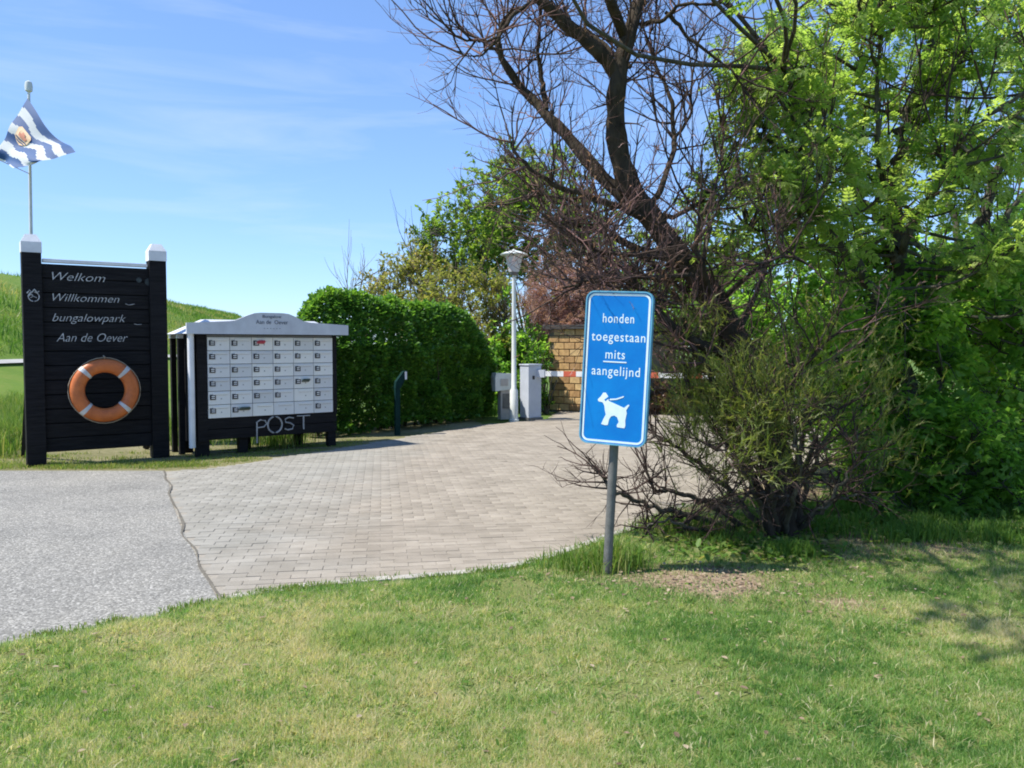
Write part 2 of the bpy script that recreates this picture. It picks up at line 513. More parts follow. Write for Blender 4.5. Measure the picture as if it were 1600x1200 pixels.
# asphalt
m, n, l, b = new_mat('asphalt')
g = n.new('ShaderNodeNewGeometry')
vo = n.new('ShaderNodeTexVoronoi'); vo.inputs['Scale'].default_value = 85
l.new(g.outputs['Position'], vo.inputs['Vector'])
sep = n.new('ShaderNodeSeparateColor'); l.new(vo.outputs['Color'], sep.inputs['Color'])
rp = ramp_node(n, [(0.0, (0.14, 0.136, 0.122)), (0.45, (0.212, 0.207, 0.186)), (0.8, (0.275, 0.268, 0.242)), (1.0, (0.4, 0.39, 0.355))])
l.new(sep.outputs['Red'], rp.inputs['Fac'])
nz = n.new('ShaderNodeTexNoise'); nz.inputs['Scale'].default_value = 0.9; nz.inputs['Detail'].default_value = 7; nz.inputs['Roughness'].default_value = 0.7
l.new(g.outputs['Position'], nz.inputs['Vector'])
rp2 = ramp_node(n, [(0.28, (0.74, 0.74, 0.74)), (0.5, (0.98, 0.97, 0.96)), (0.72, (1.14, 1.12, 1.09))]); l.new(nz.outputs['Fac'], rp2.inputs['Fac'])
mx = n.new('ShaderNodeMix'); mx.data_type = 'RGBA'; mx.blend_type = 'MULTIPLY'; mx.inputs['Factor'].default_value = 1
l.new(rp.outputs['Color'], mx.inputs['A']); l.new(rp2.outputs['Color'], mx.inputs['B']); l.new(mx.outputs['Result'], b.inputs['Base Color'])
vd = n.new('ShaderNodeTexVoronoi'); vd.inputs['Scale'].default_value = 85; l.new(g.outputs['Position'], vd.inputs['Vector'])
bp = n.new('ShaderNodeBump'); bp.inputs['Strength'].default_value = 0.45; bp.inputs['Distance'].default_value = 0.006; bp.invert = True
l.new(vd.outputs['Distance'], bp.inputs['Height']); l.new(bp.outputs['Normal'], b.inputs['Normal'])
b.inputs['Roughness'].default_value = 0.85; b.inputs['Specular IOR Level'].default_value = 0.25
M['asphalt'] = m

seam_px = [(255, 737), (263, 755), (268, 785), (280, 820), (298, 855), (315, 890), (330, 920), (345, 948)]
SEAM = np.array([ground(*p)[:2] for p in seam_px])
far_px = [(-520, 737), (-200, 737), (0, 737), (130, 737), (255, 737)]
FAR = np.array([ground(*p)[:2] for p in far_px])
near = [(x, float(lawn_limit(x)) - 0.12) for x in np.linspace(SEAM[-1, 0], -12.5, 30)]
poly = [tuple(p) for p in FAR] + [tuple(p) for p in SEAM] + near[1:]
bm = bmesh.new()
bm.faces.new([bm.verts.new((p[0], p[1], 0.012)) for p in poly])
me = bpy.data.meshes.new('asphalt_road'); bmesh.ops.recalc_face_normals(bm, faces=bm.faces); bm.to_mesh(me); bm.free(); me.materials.append(M['asphalt'])
road = link('asphalt_road', me); tag(road, kind='structure')
if me.polygons[0].normal.z < 0: me.flip_normals()

# dark worn joint where the asphalt ends
M['joint'] = mat('joint', (0.17, 0.155, 0.12), (0.09, 0.08, 0.065), 20, 0.95, 0.5, 80)
sm = along(SEAM, 0.05); v, f = [], []
for i, p in enumerate(sm):
    w = 0.002 + 0.014 * float(vnoise(np.array([p[1]]), np.array([0.5]), 3.0, 61)[0])
    jx = 0.07 * (float(vnoise(np.array([p[1]]), np.array([0.9]), 2.2, 62)[0]) - 0.5)
    v += [(p[0] + jx - w, p[1], 0.0165), (p[0] + jx + w, p[1], 0.0165)]
f = [(2 * i, 2 * i + 1, 2 * i + 3, 2 * i + 2) for i in range(len(sm) - 1)]
MB().add(v, f, M['joint']).build('edge_joint', road)

# driveway: bedding sheet, pavers as pieces
HEDGE_A, HEDGE_B = np.array([-3.0, 13.0]), np.array([-0.25, 16.9])
left_edge = [ground(255, 737)[:2], ground(330, 733)[:2], ground(440, 716)[:2], ground(540, 700)[:2], ground(640, 683)[:2], ground(760, 664)[:2], ground(860, 655)[:2], np.array([1.2, 19.0]), np.array([1.6, 26.0])]
right = EDGE[(EDGE[:, 0] > SEAM[-1, 0])]
DRIVE = [tuple(p) for p in left_edge] + [tuple(p) for p in right[::-1]] + [tuple(p) for p in SEAM[::-1]]
bm = bmesh.new(); bm.faces.new([bm.verts.new((p[0], p[1], 0.004)) for p in DRIVE])
me = bpy.data.meshes.new('driveway'); bmesh.ops.recalc_face_normals(bm, faces=bm.faces); bm.to_mesh(me); bm.free()
if me.polygons[0].normal.z < 0: me.flip_normals()
M['sand'] = mat('sand', (0.31, 0.28, 0.23), (0.25, 0.225, 0.185), 40, 0.95, 0.4, 90)
me.materials.append(M['sand'])
drive = link('driveway', me); tag(drive, kind='structure')

def paver_mat(name, source):
    m, n, l, b = new_mat(name)
    if source == 'object':
        s = n.new('ShaderNodeObjectInfo').outputs['Random']
    else:
        a = n.new('ShaderNodeAttribute'); a.attribute_name = 'tint'; s = a.outputs['Fac']
    g = n.new('ShaderNodeNewGeometry')
    warm = ramp_node(n, [(0, (0.262, 0.23, 0.188)), (0.5, (0.288, 0.253, 0.207)), (1, (0.322, 0.284, 0.234))])
    cool = ramp_node(n, [(0, (0.255, 0.245, 0.215)), (0.5, (0.277, 0.266, 0.236)), (1, (0.303, 0.292, 0.26))])
    l.new(s, warm.inputs['Fac']); l.new(s, cool.inputs['Fac'])
    # an older grey batch of pavers lies next to the asphalt
    sx = n.new('ShaderNodeSeparateXYZ'); l.new(g.outputs['Position'], sx.inputs['Vector'])
    nz = n.new('ShaderNodeTexNoise'); nz.inputs['Scale'].default_value = 1.3; nz.inputs['Detail'].default_value = 5
    l.new(g.outputs['Position'], nz.inputs['Vector'])
    ma = n.new('ShaderNodeMath'); ma.operation = 'MULTIPLY_ADD'; ma.inputs[1].default_value = 1.6
    l.new(nz.outputs['Fac'], ma.inputs[0]); l.new(sx.outputs['X'], ma.inputs[2])
    mr = n.new('ShaderNodeMapRange'); mr.inputs['From Min'].default_value = -1.5; mr.inputs['From Max'].default_value = -0.2
    l.new(ma.outputs[0], mr.inputs['Value'])
    mx = n.new('ShaderNodeMix'); mx.data_type = 'RGBA'
    l.new(mr.outputs['Result'], mx.inputs['Factor']); l.new(cool.outputs['Color'], mx.inputs['A']); l.new(warm.outputs['Color'], mx.inputs['B'])
    n2 = n.new('ShaderNodeTexNoise'); n2.inputs['Scale'].default_value = 2.2; n2.inputs['Detail'].default_value = 7; n2.inputs['Roughness'].default_value = 0.7
    l.new(g.outputs['Position'], n2.inputs['Vector'])
    r2 = ramp_node(n, [(0.3, (0.78, 0.77, 0.74)), (0.66, (1.1, 1.09, 1.07))]); l.new(n2.outputs['Fac'], r2.inputs['Fac'])
    m2 = n.new('ShaderNodeMix'); m2.data_type = 'RGBA'; m2.blend_type = 'MULTIPLY'; m2.inputs['Factor'].default_value = 1
    l.new(mx.outputs['Result'], m2.inputs['A']); l.new(r2.outputs['Color'], m2.inputs['B']); l.new(m2.outputs['Result'], b.inputs['Base Color'])
    n3 = n.new('ShaderNodeTexNoise'); n3.inputs['Scale'].default_value = 120; n3.inputs['Detail'].default_value = 4
    l.new(g.outputs['Position'], n3.inputs['Vector'])
    bp = n.new('ShaderNodeBump'); bp.inputs['Strength'].default_value = 0.5; bp.inputs['Distance'].default_value = 0.01
    l.new(n3.outputs['Fac'], bp.inputs['Height']); l.new(bp.outputs['Normal'], b.inputs['Normal'])
    b.inputs['Roughness'].default_value = 0.85; b.inputs['Specular IOR Level'].default_value = 0.2
    return m
M['paver_one'] = paver_mat('paver_single', 'object')
M['paver_many'] = paver_mat('paver_joined', 'tint')
PL, PW, PJ = 0.19, 0.092, 0.004
ca, sa = math.cos(R(9)), math.sin(R(9))
ii, jj = np.meshgrid(np.arange(-60, 80), np.arange(0, 260), indexing='ij')
lx = (ii + 0.5 * (jj % 2)).ravel() * PL
ly = jj.ravel() * PW + 3.5
PX, PY = lx * ca - (ly - 3.5) * sa, lx * sa + (ly - 3.5) * ca + 3.5
ok = in_poly(PX, PY, DRIVE) & (PY < 21)
inner = np.array([((p[0]), (p[1])) for p in DRIVE])
PX, PY = PX[ok], PY[ok]
# nothing closer than half a brick to the lawn edge
ok = (PY - lawn_limit(PX)) > 0.1
PX, PY = PX[ok], PY[ok]
PZ = 0.0085 + RNG.normal(0, 0.0008, len(PX)) + 0.003 * (vnoise(PX, PY, 0.9, 8) - 0.5)
size_px = 1280 * PL / PY
infr = (np.abs(PX / PY * 1280) < 790)
order = np.argsort(-(size_px * infr))
c_, e_ = 0.004, 0.0012
hx, hy = (PL - PJ) / 2, (PW - PJ) / 2
pv = np.array([(-hx, -hy, -0.008), (hx, -hy, -0.008), (hx, hy, -0.008), (-hx, hy, -0.008),
               (-hx, -hy, -e_), (hx, -hy, -e_), (hx, hy, -e_), (-hx, hy, -e_),
               (-hx + c_, -hy + c_, 0), (hx - c_, -hy + c_, 0), (hx - c_, hy - c_, 0), (-hx + c_, hy - c_, 0)])
pf = np.array([(0, 1, 5, 4), (1, 2, 6, 5), (2, 3, 7, 6), (3, 0, 4, 7), (4, 5, 9, 8), (5, 6, 10, 9), (6, 7, 11, 10), (7, 4, 8, 11), (8, 9, 10, 11)])
pme = bpy.data.meshes.new('paver'); pme.from_pydata([tuple(v) for v in pv], [], [tuple(int(i) for i in f) for f in pf]); pme.materials.append(M['paver_one'])
for k in order[:296]:
    o = link('paver', pme, drive)
    o.location = (PX[k], PY[k], PZ[k])
    o.rotation_euler = (RNG.normal(0, 0.004), RNG.normal(0, 0.004), R(9) + RNG.normal(0, 0.008))
rest = order[296:]
rot = np.array([[ca, sa, 0], [-sa, ca, 0], [0, 0, 1]])
V = (pv @ rot)[None] + np.stack([PX[rest], PY[rest], PZ[rest]], -1)[:, None, :]
F = pf[None] + (np.arange(len(rest)) * 12)[:, None, None]
o = np_mesh('paver', V.reshape(-1, 3), F.reshape(-1, 4), 4, M['paver_many'], drive, tint=np.repeat(RNG.random(len(rest)), 12))
o['kind'] = 'stuff'

# kerb stones between driveway and lawn
kpts = along(np.array([ground(*p)[:2] for p in [(352, 942), (450, 925), (560, 915), (700, 905), (800, 893), (870, 872), (930, 850), (1000, 828), (1060, 797)]]), 0.5)
kb = MB()
for a, c in zip(kpts[:-1], kpts[1:]):
    d = c - a; ang = math.atan2(d[1], d[0]); mid = (a + c) / 2
    kb.box((0, 0, 0), (np.linalg.norm(d) + 0.02, 0.13, 0.02), M['sand'], Matrix.Translation((mid[0], mid[1] + 0.035, -0.004)) @ Matrix.Rotation(ang, 4, 'Z'))
kerb = kb.build('kerb'); tag(kerb, kind='structure')
kme = MB().box((0, 0, 0), (0.488, 0.085, 0.06), M['kerb']).build('kerb_stone', kerb, bevel=0.006)
for i, (a, c) in enumerate(zip(kpts[:-1], kpts[1:])):
    d = c - a; mid = (a + c) / 2
    o = kme if i == 0 else link('kerb_stone', kme.data, kerb)
    o.location = (mid[0], mid[1] + 0.035, -0.002 + random.uniform(-0.003, 0.004))
    o.rotation_euler = (0, random.uniform(-0.01, 0.01), math.atan2(d[1], d[0]))

# verge strip of dry grass soil behind the asphalt
bm = bmesh.new()
vp = [tuple(ground(-520, 739)[:2]), tuple(ground(255, 739)[:2]), tuple(ground(330, 734)[:2]), tuple(ground(440, 717)[:2]), tuple(ground(540, 701)[:2]), tuple(ground(640, 684)[:2]), tuple(ground(760, 665)[:2]), (-1.2, 18.0), (-6, 16), (-16, 16)]
bm.faces.new([bm.verts.new((p[0], p[1], 0.0)) for p in vp])
me = bpy.data.meshes.new('verge'); bm.to_mesh(me); bm.free()
if me.polygons[0].normal.z < 0: me.flip_normals()
M['verge_soil'] = gmat('verge_soil', [(0.3, (0.09, 0.1, 0.035)), (0.5, (0.2, 0.185, 0.09)), (0.7, (0.32, 0.28, 0.18))], [(1.2, 0.4), (9, 0.3), (60, 0.3)], 0.8)
me.materials.append(M['verge_soil'])
tag(link('verge', me), kind='structure')

# dike
crest = np.array([(-28, 8), (-27.5, 18), (-27.5, 30), (-29, 45), (-36, 87), (-42, 125), (-60, 220), (-95, 420)], float)
crest = along(crest, 3.0)
prof = [(-16, -0.05), (-13, 0.9), (-3.0, 4.9), (-1.5, 5.2), (1.5, 5.2), (3.0, 4.85), (8, 3.0), (12.5, 1.1), (15.5, 0.1), (18, -0.05)]
vs = []
for i, c in enumerate(crest):
    for off, z in prof:
        vs.append((c[0] + off, c[1] + off * 0.15, z * (1 + 0.11 * min(1, max(0, (c[1] - 40) / 50))) + (0.0 if z < 0.2 else 0.35 * (float(vnoise(np.array([c[1] / 14.0 + off]), np.array([off * 0.3]), 0.6, 12)[0]) - 0.5))))
npf = len(prof)
fs = [(i * npf + j, i * npf + j + 1, (i + 1) * npf + j + 1, (i + 1) * npf + j) for i in range(len(crest) - 1) for j in range(npf - 1)]
me = bpy.data.meshes.new('dike'); me.from_pydata(vs, [], fs); me.materials.append(M['dike_grass'])
for p in me.polygons: p.use_smooth = True
if me.polygons[len(me.polygons) // 2 + 4].normal.z < 0: me.flip_normals()
tag(link('dike', me), kind='structure')
pb = MB(); cpts = crest[:40]
M['path'] = mat('path', (0.45, 0.43, 0.4), (0.36, 0.35, 0.32), 1.5, 0.9)
v, f = [], []
for c in cpts:
    v += [(c[0] + 12.75, c[1] + 12.75 * 0.15, 1.10), (c[0] + 13.05, c[1] + 13.05 * 0.15, 1.0)]
f = [(2 * i, 2 * i + 1, 2 * i + 3, 2 * i + 2) for i in range(len(cpts) - 1)]
pb.add(v, f, M['path'])
tag(pb.build('cycle_path'), kind='structure')

# ================================================================== WELCOME BOARD
A, B = ground(57, 728), ground(250, 714)
BW = float(np.hypot(*(B - A)[:2])); BR = math.atan2(B[1] - A[1], B[0] - A[0])
wb = thing('welcome_board', 'tall black wooden welcome board with white lettering between two white-capped posts', 'sign board', A, (0, 0, BR))
POSTW = 0.21
for x, h in ((0, 2.64), (BW, 2.62)):
    p = MB().box((x, 0, h / 2), (POSTW, POSTW, h), M['black_wood']).build('post', wb, bevel=0.006)
    w = POSTW / 2 + 0.006
    cap = MB().add([(x - w, -w, h), (x + w, -w, h), (x + w, w, h), (x - w, w, h), (x - w, -w, h + .13), (x + w, -w, h + .13), (x + w, w, h + .13), (x - w, w, h + .13),
                    (x - .06, -.06, h + .225), (x + .06, -.06, h + .225), (x + .06, .06, h + .225), (x - .06, .06, h + .225)],
                   [(3, 2, 1, 0), (0, 1, 5, 4), (1, 2, 6, 5), (2, 3, 7, 6), (3, 0, 4, 7), (4, 5, 9, 8), (5, 6, 10, 9), (6, 7, 11, 10), (7, 4, 8, 11), (8, 9, 10, 11)], M['white_wood'])
    cap.build('post_cap', p)
NPL = 13
zb, zt = 0.16, 2.52
ph = (zt - zb) / NPL
for i in range(NPL):
    MB().box((BW / 2, -0.03 + random.uniform(-0.002, 0.002), zb + ph * (i + 0.5)), (BW - POSTW - 0.004, 0.04, ph - 0.012), M['black_wood']).build('plank', wb, bevel=0.004)
MB().box((BW / 2, 0.02, (zb + zt) / 2), (BW - POSTW - 0.004, 0.05, zt - zb - 0.02), M['black_wood']).build('backing', wb)
MB().box((BW / 2, -0.02, zt + 0.035), (BW - POSTW - 0.03, 0.10, 0.042), M['white_wood']).build('top_rail', wb, bevel=0.006)
MB().tube([(-0.02, 0.14, 1.35), (-0.05, 1.0, 0.02)], 0.05, M['black_wood'], 4).build('brace', wb)
MB().tube([(BW + 0.02, 0.14, 1.35), (BW + 0.02, 1.0, 0.02)], 0.05, M['black_wood'], 4).build('brace', wb)
for s, x, z, w, h in (('Welkom', 0.22, 2.315, 0.60, 0.105), ('Willkommen', 0.22, 2.055, 0.76, 0.10), ('bungalowpark', 0.21, 1.805, 0.84, 0.10), ('Aan de Oever', 0.25, 1.55, 0.82, 0.11)):
    text(s, 'lettering', w, M['letter_white'], wb, (x, -0.053, z), height=h, shear=0.35, bold=-0.012, depth=0.004)
MB().tube([(1.05, -0.056, 2.045), (1.09, -0.056, 2.03), (1.16, -0.056, 2.045)], 0.004, M['letter_white'], 4).build('flourish', wb)
MB().tube([(1.15, -0.056, 1.785), (1.19, -0.056, 1.775), (1.24, -0.056, 1.78)], 0.004, M['letter_white'], 4).build('flourish', wb)
fa = MB()
for x, z, r in ((1.22, 2.36, 0.035), (1.34, 2.34, 0.05), (1.37, 2.31, 0.03)):
    fa.lathe([(r, 0), (r, 0.003)], M['letter_faint'], 10, M4=Matrix.Translation((x, -0.053, z)) @ Matrix.Rotation(R(90), 4, 'X'))
fa.build('faded_mark', wb)
em = MB()
em.tube([(0.012 + 0.058 * math.cos(a), -POSTW / 2 - 0.005, 2.1 + 0.058 * math.sin(a)) for a in np.linspace(0, 2 * math.pi, 25)[:-1]], 0.006, M['letter_white'], 5, closed=True)
em.tube([(-0.06, -POSTW / 2 - 0.005, 2.14), (-0.03, -POSTW / 2 - 0.005, 2.18), (-0.01, -POSTW / 2 - 0.005, 2.15), (0.02, -POSTW / 2 - 0.005, 2.19), (0.05, -POSTW / 2 - 0.005, 2.15), (0.07, -POSTW / 2 - 0.005, 2.17)], 0.008, M['letter_white'], 5)
em.tube([(-0.05, -POSTW / 2 - 0.005, 2.1), (-0.015, -POSTW / 2 - 0.005, 2.135), (0.0, -POSTW / 2 - 0.005, 2.11)], 0.009, M['letter_white'], 5)
em.tube([(-0.025, -POSTW / 2 - 0.005, 2.085), (0.01, -POSTW / 2 - 0.005, 2.105), (0.045, -POSTW / 2 - 0.005, 2.085)], 0.004, M['letter_white'], 5)
em.build('emblem', wb)

# lifebuoy hanging on the board
rc = at(164, 610, 10.33)
lb = thing('lifebuoy', 'orange lifebuoy with four white bands hung on the black welcome board', 'lifebuoy', rc, (0, 0, BR))
loc_y = 0.0
def ring_part(a0, a1, R0, rx, rz, n=40):
    v, f = [], []
    seg = 14
    for i in range(n + 1):
        a = a0 + (a1 - a0) * i / n
        for k in range(seg):
            t = 2 * math.pi * k / seg
            rr = R0 + rx * math.cos(t)
            v.append((rr * math.cos(a), -rz * math.sin(t), rr * math.sin(a)))
    for i in range(n):
        for k in range(seg):
            q = (k + 1) % seg
            f.append((i * seg + k, i * seg + q, (i + 1) * seg + q, (i + 1) * seg + k))
    return v, f
v, f = ring_part(0, 2 * math.pi, 0.312, 0.087, 0.065, 72)
MB().add(v, f, M['orange']).build('ring', lb, smooth=True)
for a in (46, 134, 226, 316):
    v, f = ring_part(R(a - 4.3), R(a + 4.3), 0.312, 0.091, 0.069, 4)
    MB().add(v, f, M['reflect']).build('band', lb, smooth=True)
pts = []
for k in range(4):
    a0 = R(46 + 90 * k); a1 = R(46 + 90 * (k + 1))
    for t in np.linspace(0, 1, 9)[:-1]:
        a = a0 + (a1 - a0) * t
        rr = 0.402 + 0.012 * math.sin(math.pi * t)
        pts.append((rr * math.cos(a), 0.0, rr * math.sin(a)))
MB().tube(pts, 0.006, M['rope'], 5, closed=True).build('grab_rope', lb)
MB().tube([(0, 0.03, 0.37), (0, -0.04, 0.42), (0, 0.05, 0.435)], 0.01, M['rope'], 5).build('hanger', lb)

# ================================================================== FLAG AND POLE
fd = 12.3
base = at(47, 365, fd); base = np.array([base[0], base[1], 0.0])
top = at(45, 142, fd)
fp = thing('flagpole', 'slim white flagpole rising behind the black welcome board', 'flagpole', base)
MB().tube([(0, 0, -0.05), (0, 0, 2.0), (top[0] - base[0], top[1] - base[1], top[2])], [0.030, 0.027, 0.020], M['lamp_white'], 10).build('pole', fp, smooth=True)
MB().lathe([(0.025, 0), (0.05, 0.02), (0.055, 0.09), (0.045, 0.15), (0.01, 0.17)], M['lamp_white'], 12, c=(top[0] - base[0], top[1] - base[1], top[2] - 0.02)).build('finial', fp, smooth=True)
A_, B_, C_, D_ = at(43, 154, fd - 0.05), at(122, 241, fd - 0.55), at(36, 266, fd - 0.75), at(-8, 247, fd - 0.35)
def flag_pt(u, w, lift=0.0):
    p = (A_ * (1 - u) + B_ * u) * (1 - w) + (D_ * (1 - u) + C_ * u) * w
    sag = np.array([0.0, 0.0, -0.10 * math.sin(math.pi * u) * (1 - w) + 0.06 * math.sin(math.pi * w * 1.0) * (u)])
    fold = 0.075 * math.sin(7.0 * u + 3.2 * w) * (0.35 + 0.65 * max(u, w * 0.6)) + 0.04 * math.sin(15 * w + 4 * u + 1) * w
    return p + sag + np.array([0.012 * math.sin(11 * u), -0.95 * fold - lift, 0.045 * math.sin(9 * u + 5 * w) * u])
flag = thing('flag', 'blue and white wavy striped flag with a crest, blowing from the flagpole', 'flag', tuple(A_))
NU, NW = 36, 48
v = [tuple(flag_pt(i / NU, j / NW) - A_) for i in range(NU + 1) for j in range(NW + 1)]
me = bpy.data.meshes.new('cloth')
f, mi = [], []
for i in range(NU):
    for j in range(NW):
        f.append((i * (NW + 1) + j, (i + 1) * (NW + 1) + j, (i + 1) * (NW + 1) + j + 1, i * (NW + 1) + j + 1))
        ww = (j + 0.5) / NW + 0.025 * math.sin((i + .5) / NU * 12.5)
        s = int(ww * 6.999)
        mi.append(0 if s % 2 == 0 else 1)
me.from_pydata(v, [], f)
M['flag_white'] = leaf_mat('flag_white', [(0, (0.72, 0.73, 0.75)), (1, (0.8, 0.8, 0.8))], 0.35, 0.8, 0.1, 0.85)
me.materials.append(M['flag_blue']); me.materials.append(M['flag_white'])
me.polygons.foreach_set('material_index', mi)
for p in me.polygons: p.use_smooth = True
link('cloth', me, flag)
# crest: shield, small red charge on gold above wavy bars, and a crown band
def patch(name, outline, m, lift):
    """outline in flag (u,w): sewn-on patch following the cloth"""
    ctr = np.mean(outline, axis=0)
    vs = [tuple(flag_pt(*ctr, lift) - A_)]
    rings = 3
    for r in range(1, rings + 1):
        for q in outline:
            pnt = ctr + (np.array(q) - ctr) * r / rings
            vs.append(tuple(flag_pt(pnt[0], pnt[1], lift) - A_))
    n_ = len(outline); fs = [(0, 1 + i, 1 + (i + 1) % n_) for i in range(n_)]
    for r in range(rings - 1):
        for i in range(n_):
            a = 1 + r * n_ + i; b2 = 1 + r * n_ + (i + 1) % n_
            fs.append((a, a + n_, b2 + n_, b2))
    me = bpy.data.meshes.new(name); me.from_pydata(vs, [], fs); me.materials.append(m)
    return link(name, me, flag)
M['gold'] = mat('gold', (0.8, 0.6, 0.36), (0.75, 0.5, 0.28), 12, 0.7)
M['lion_red'] = mat('lion_red', (0.7, 0.3, 0.18), (0.6, 0.22, 0.14), 12, 0.7)
sh = [(0.08, 0.36), (0.13, 0.30), (0.40, 0.30), (0.45, 0.36), (0.45, 0.56), (0.38, 0.64), (0.27, 0.68), (0.15, 0.64), (0.08, 0.56)]
sh = [(0.265 + (a - 0.265) * .72, 0.47 + (b2 - 0.47) * .72) for a, b2 in sh]
kk = lambda L: [(0.265 + (a - 0.265) * .72, 0.47 + (b2 - 0.47) * .72) for a, b2 in L]
patch('shield', sh, M['gold'], 0.012)
patch('charge', kk([(0.16, 0.50), (0.15, 0.42), (0.21, 0.44), (0.22, 0.36), (0.29, 0.37), (0.32, 0.43), (0.38, 0.42), (0.36, 0.50)]), M['lion_red'], 0.02)
patch('shield_bar', kk([(0.10, 0.53), (0.2, 0.545), (0.3, 0.53), (0.44, 0.545), (0.43, 0.57), (0.3, 0.555), (0.2, 0.57), (0.11, 0.555)]), M['flag_blue'], 0.02)
patch('shield_bar', kk([(0.14, 0.59), (0.22, 0.605), (0.3, 0.59), (0.41, 0.6), (0.37, 0.625), (0.28, 0.615), (0.2, 0.63), (0.16, 0.615)]), M['flag_blue'], 0.02)
MB().tube([(0, 0, 0), tuple(at(46, 160, fd) - A_)], 0.008, M['rope'], 5).build('halyard', flag)
MB().tube([tuple(flag_pt(0, 1) - A_), tuple(at(47, 272, fd - .02) - A_)], 0.006, M['rope'], 5).build('halyard', flag)

# ================================================================== MAILBOX BANK
A, B = ground(306, 715), ground(526, 697)
MW = float(np.hypot(*(B - A)[:2])); MR = math.atan2(B[1] - A[1], B[0] - A[0])
DEP = 0.72
mb = thing('mailbox_bank', 'black wooden bank of white numbered mailboxes under a pale pediment roof', 'mailboxes', A, (0, 0, MR))
for z0, z1, nm in ((0.22, 1.66, 'carcass'),):
    MB().box((MW / 2, DEP / 2 + 0.02, (z0 + z1) / 2), (MW - 0.04, DEP - 0.06, z1 - z0), M['black_wood']).build(nm, mb)
for i in range(5):      # side planks on the sunny end
    w = DEP / 5
    MB().box((0.002, 0.0 + w * (i + 0.5), 0.92), (0.036, w - 0.012, 1.46), M['black_wood']).build('side_plank', mb, bevel=0.003)
MB().box((0.09, -0.008, 0.93), (0.13, 0.04, 1.44), M['black_wood']).build('stile', mb)
MB().box((MW - 0.03, -0.008, 1.08), (0.06, 0.04, 1.14), M['black_wood']).build('stile', mb)
for k in range(2):
    MB().box((MW / 2 + 0.055, -0.006, 0.293 + 0.145 * k), (MW - 0.23 + 0.11, 0.034, 0.136), M['black_wood']).build('apron_plank', mb, bevel=0.003)
MB().tube([(-0.055, -0.045, 0.14), (-0.055, -0.045, 1.66)], 0.042, M['white_wood'], 14).build('corner_pole', mb, smooth=True)
MB().box((0.1, 0.05, 0.11), (0.17, 0.1, 0.26), M['black_wood']).build('leg', mb)
for x, y in ((0.66, 0.08), (0.86, 0.5), (1.66, 0.5), (MW - 0.07, 0.05), (0.08, DEP - 0.1)):
    MB().box((x, y, 0.1), (0.12, 0.1, 0.26), M['black_wood']).build('leg', mb)
for x, y in ((-0.05, DEP * 0.62), (-0.05, DEP + 0.06)):
    p = MB().box((x, y, 0.8), (0.07, 0.07, 1.6), M['black_wood']).build('end_post', mb)
    MB().box((x, y, 1.64), (0.085, 0.085, 0.08), M['white_wood']).build('post_cap', p)
# door field: 6 x 6 mailboxes, each its own door with flap and plate
x0, x1, z0, z1 = 0.165, MW - 0.065, 0.515, 1.645
MB().box(((x0 + x1) / 2, 0.0, (z0 + z1) / 2), (x1 - x0, 0.02, z1 - z0), M['seam']).build('door_field', mb)
cw, chh = (x1 - x0) / 6, (z1 - z0 - 0.03) / 6
nt = M['door_white'].node_tree; bs = nt.nodes['Principled BSDF']
old = bs.inputs['Base Color'].links[0].from_socket
oi = nt.nodes.new('ShaderNodeObjectInfo'); dr_ = ramp_node(nt.nodes, [(0, (0.8, 0.81, 0.83)), (0.6, (0.95, 0.95, 0.95)), (1, (1.03, 1.02, 0.98))])
nt.links.new(oi.outputs['Random'], dr_.inputs['Fac'])
dx_ = nt.nodes.new('ShaderNodeMix'); dx_.data_type = 'RGBA'; dx_.blend_type = 'MULTIPLY'; dx_.inputs['Factor'].default_value = 1
nt.links.new(old, dx_.inputs['A']); nt.links.new(dr_.outputs['Color'], dx_.inputs['B']); nt.links.new(dx_.outputs['Result'], bs.inputs['Base Color'])
dm = MB().box((0, 0, 0), (cw - 0.008, 0.02, chh - 0.008), M['door_white']).box((0.02, -0.014, chh / 2 - 0.035), (cw - 0.09, 0.012, 0.028), M['door_white'])
dm.box((0.02, -0.0106, chh / 2 - 0.052), (cw - 0.10, 0.002, 0.006), M['seam'])
dproto = dm.build('mailbox_door', None, bevel=0.002)
pm = MB().box((0, 0, 0), (0.078, 0.008, 0.072), M['plate_dark'])
pm.box((0.004, -0.0045, 0.012), (0.045, 0.002, 0.014), M['door_white']).box((0.004, -0.0045, -0.014), (0.045, 0.002, 0.012), M['door_white'])
pproto = pm.build('number_plate')
lk = MB().lathe([(0.009, 0), (0.009, 0.006)], M['wire'], 8, M4=Matrix.Rotation(R(90), 4, 'X')).build('lock')
dme, pme2, lme = dproto.data, pproto.data, lk.data
for o in (dproto, pproto, lk): bpy.data.objects.remove(o)
noplate = {(5, 2), (5, 3), (5, 4), (4, 4)}
for r in range(6):
    for c in range(6):
        d = link('mailbox_door', dme, mb)
        d.location = (x0 + cw * (c + 0.5), -0.022 + random.uniform(-0.002, 0.002), z1 - 0.03 - chh * (r + 0.5))
        d.rotation_euler = (random.uniform(-0.012, 0.006), 0, random.uniform(-0.006, 0.006))
        if (r, c) not in noplate:
            q = link('number_plate', pme2, d); q.location = (-cw / 2 + 0.062, -0.0145, 0.012)
        q = link('lock', lme, d); q.location = (cw * 0.08, -0.0105, -0.012)
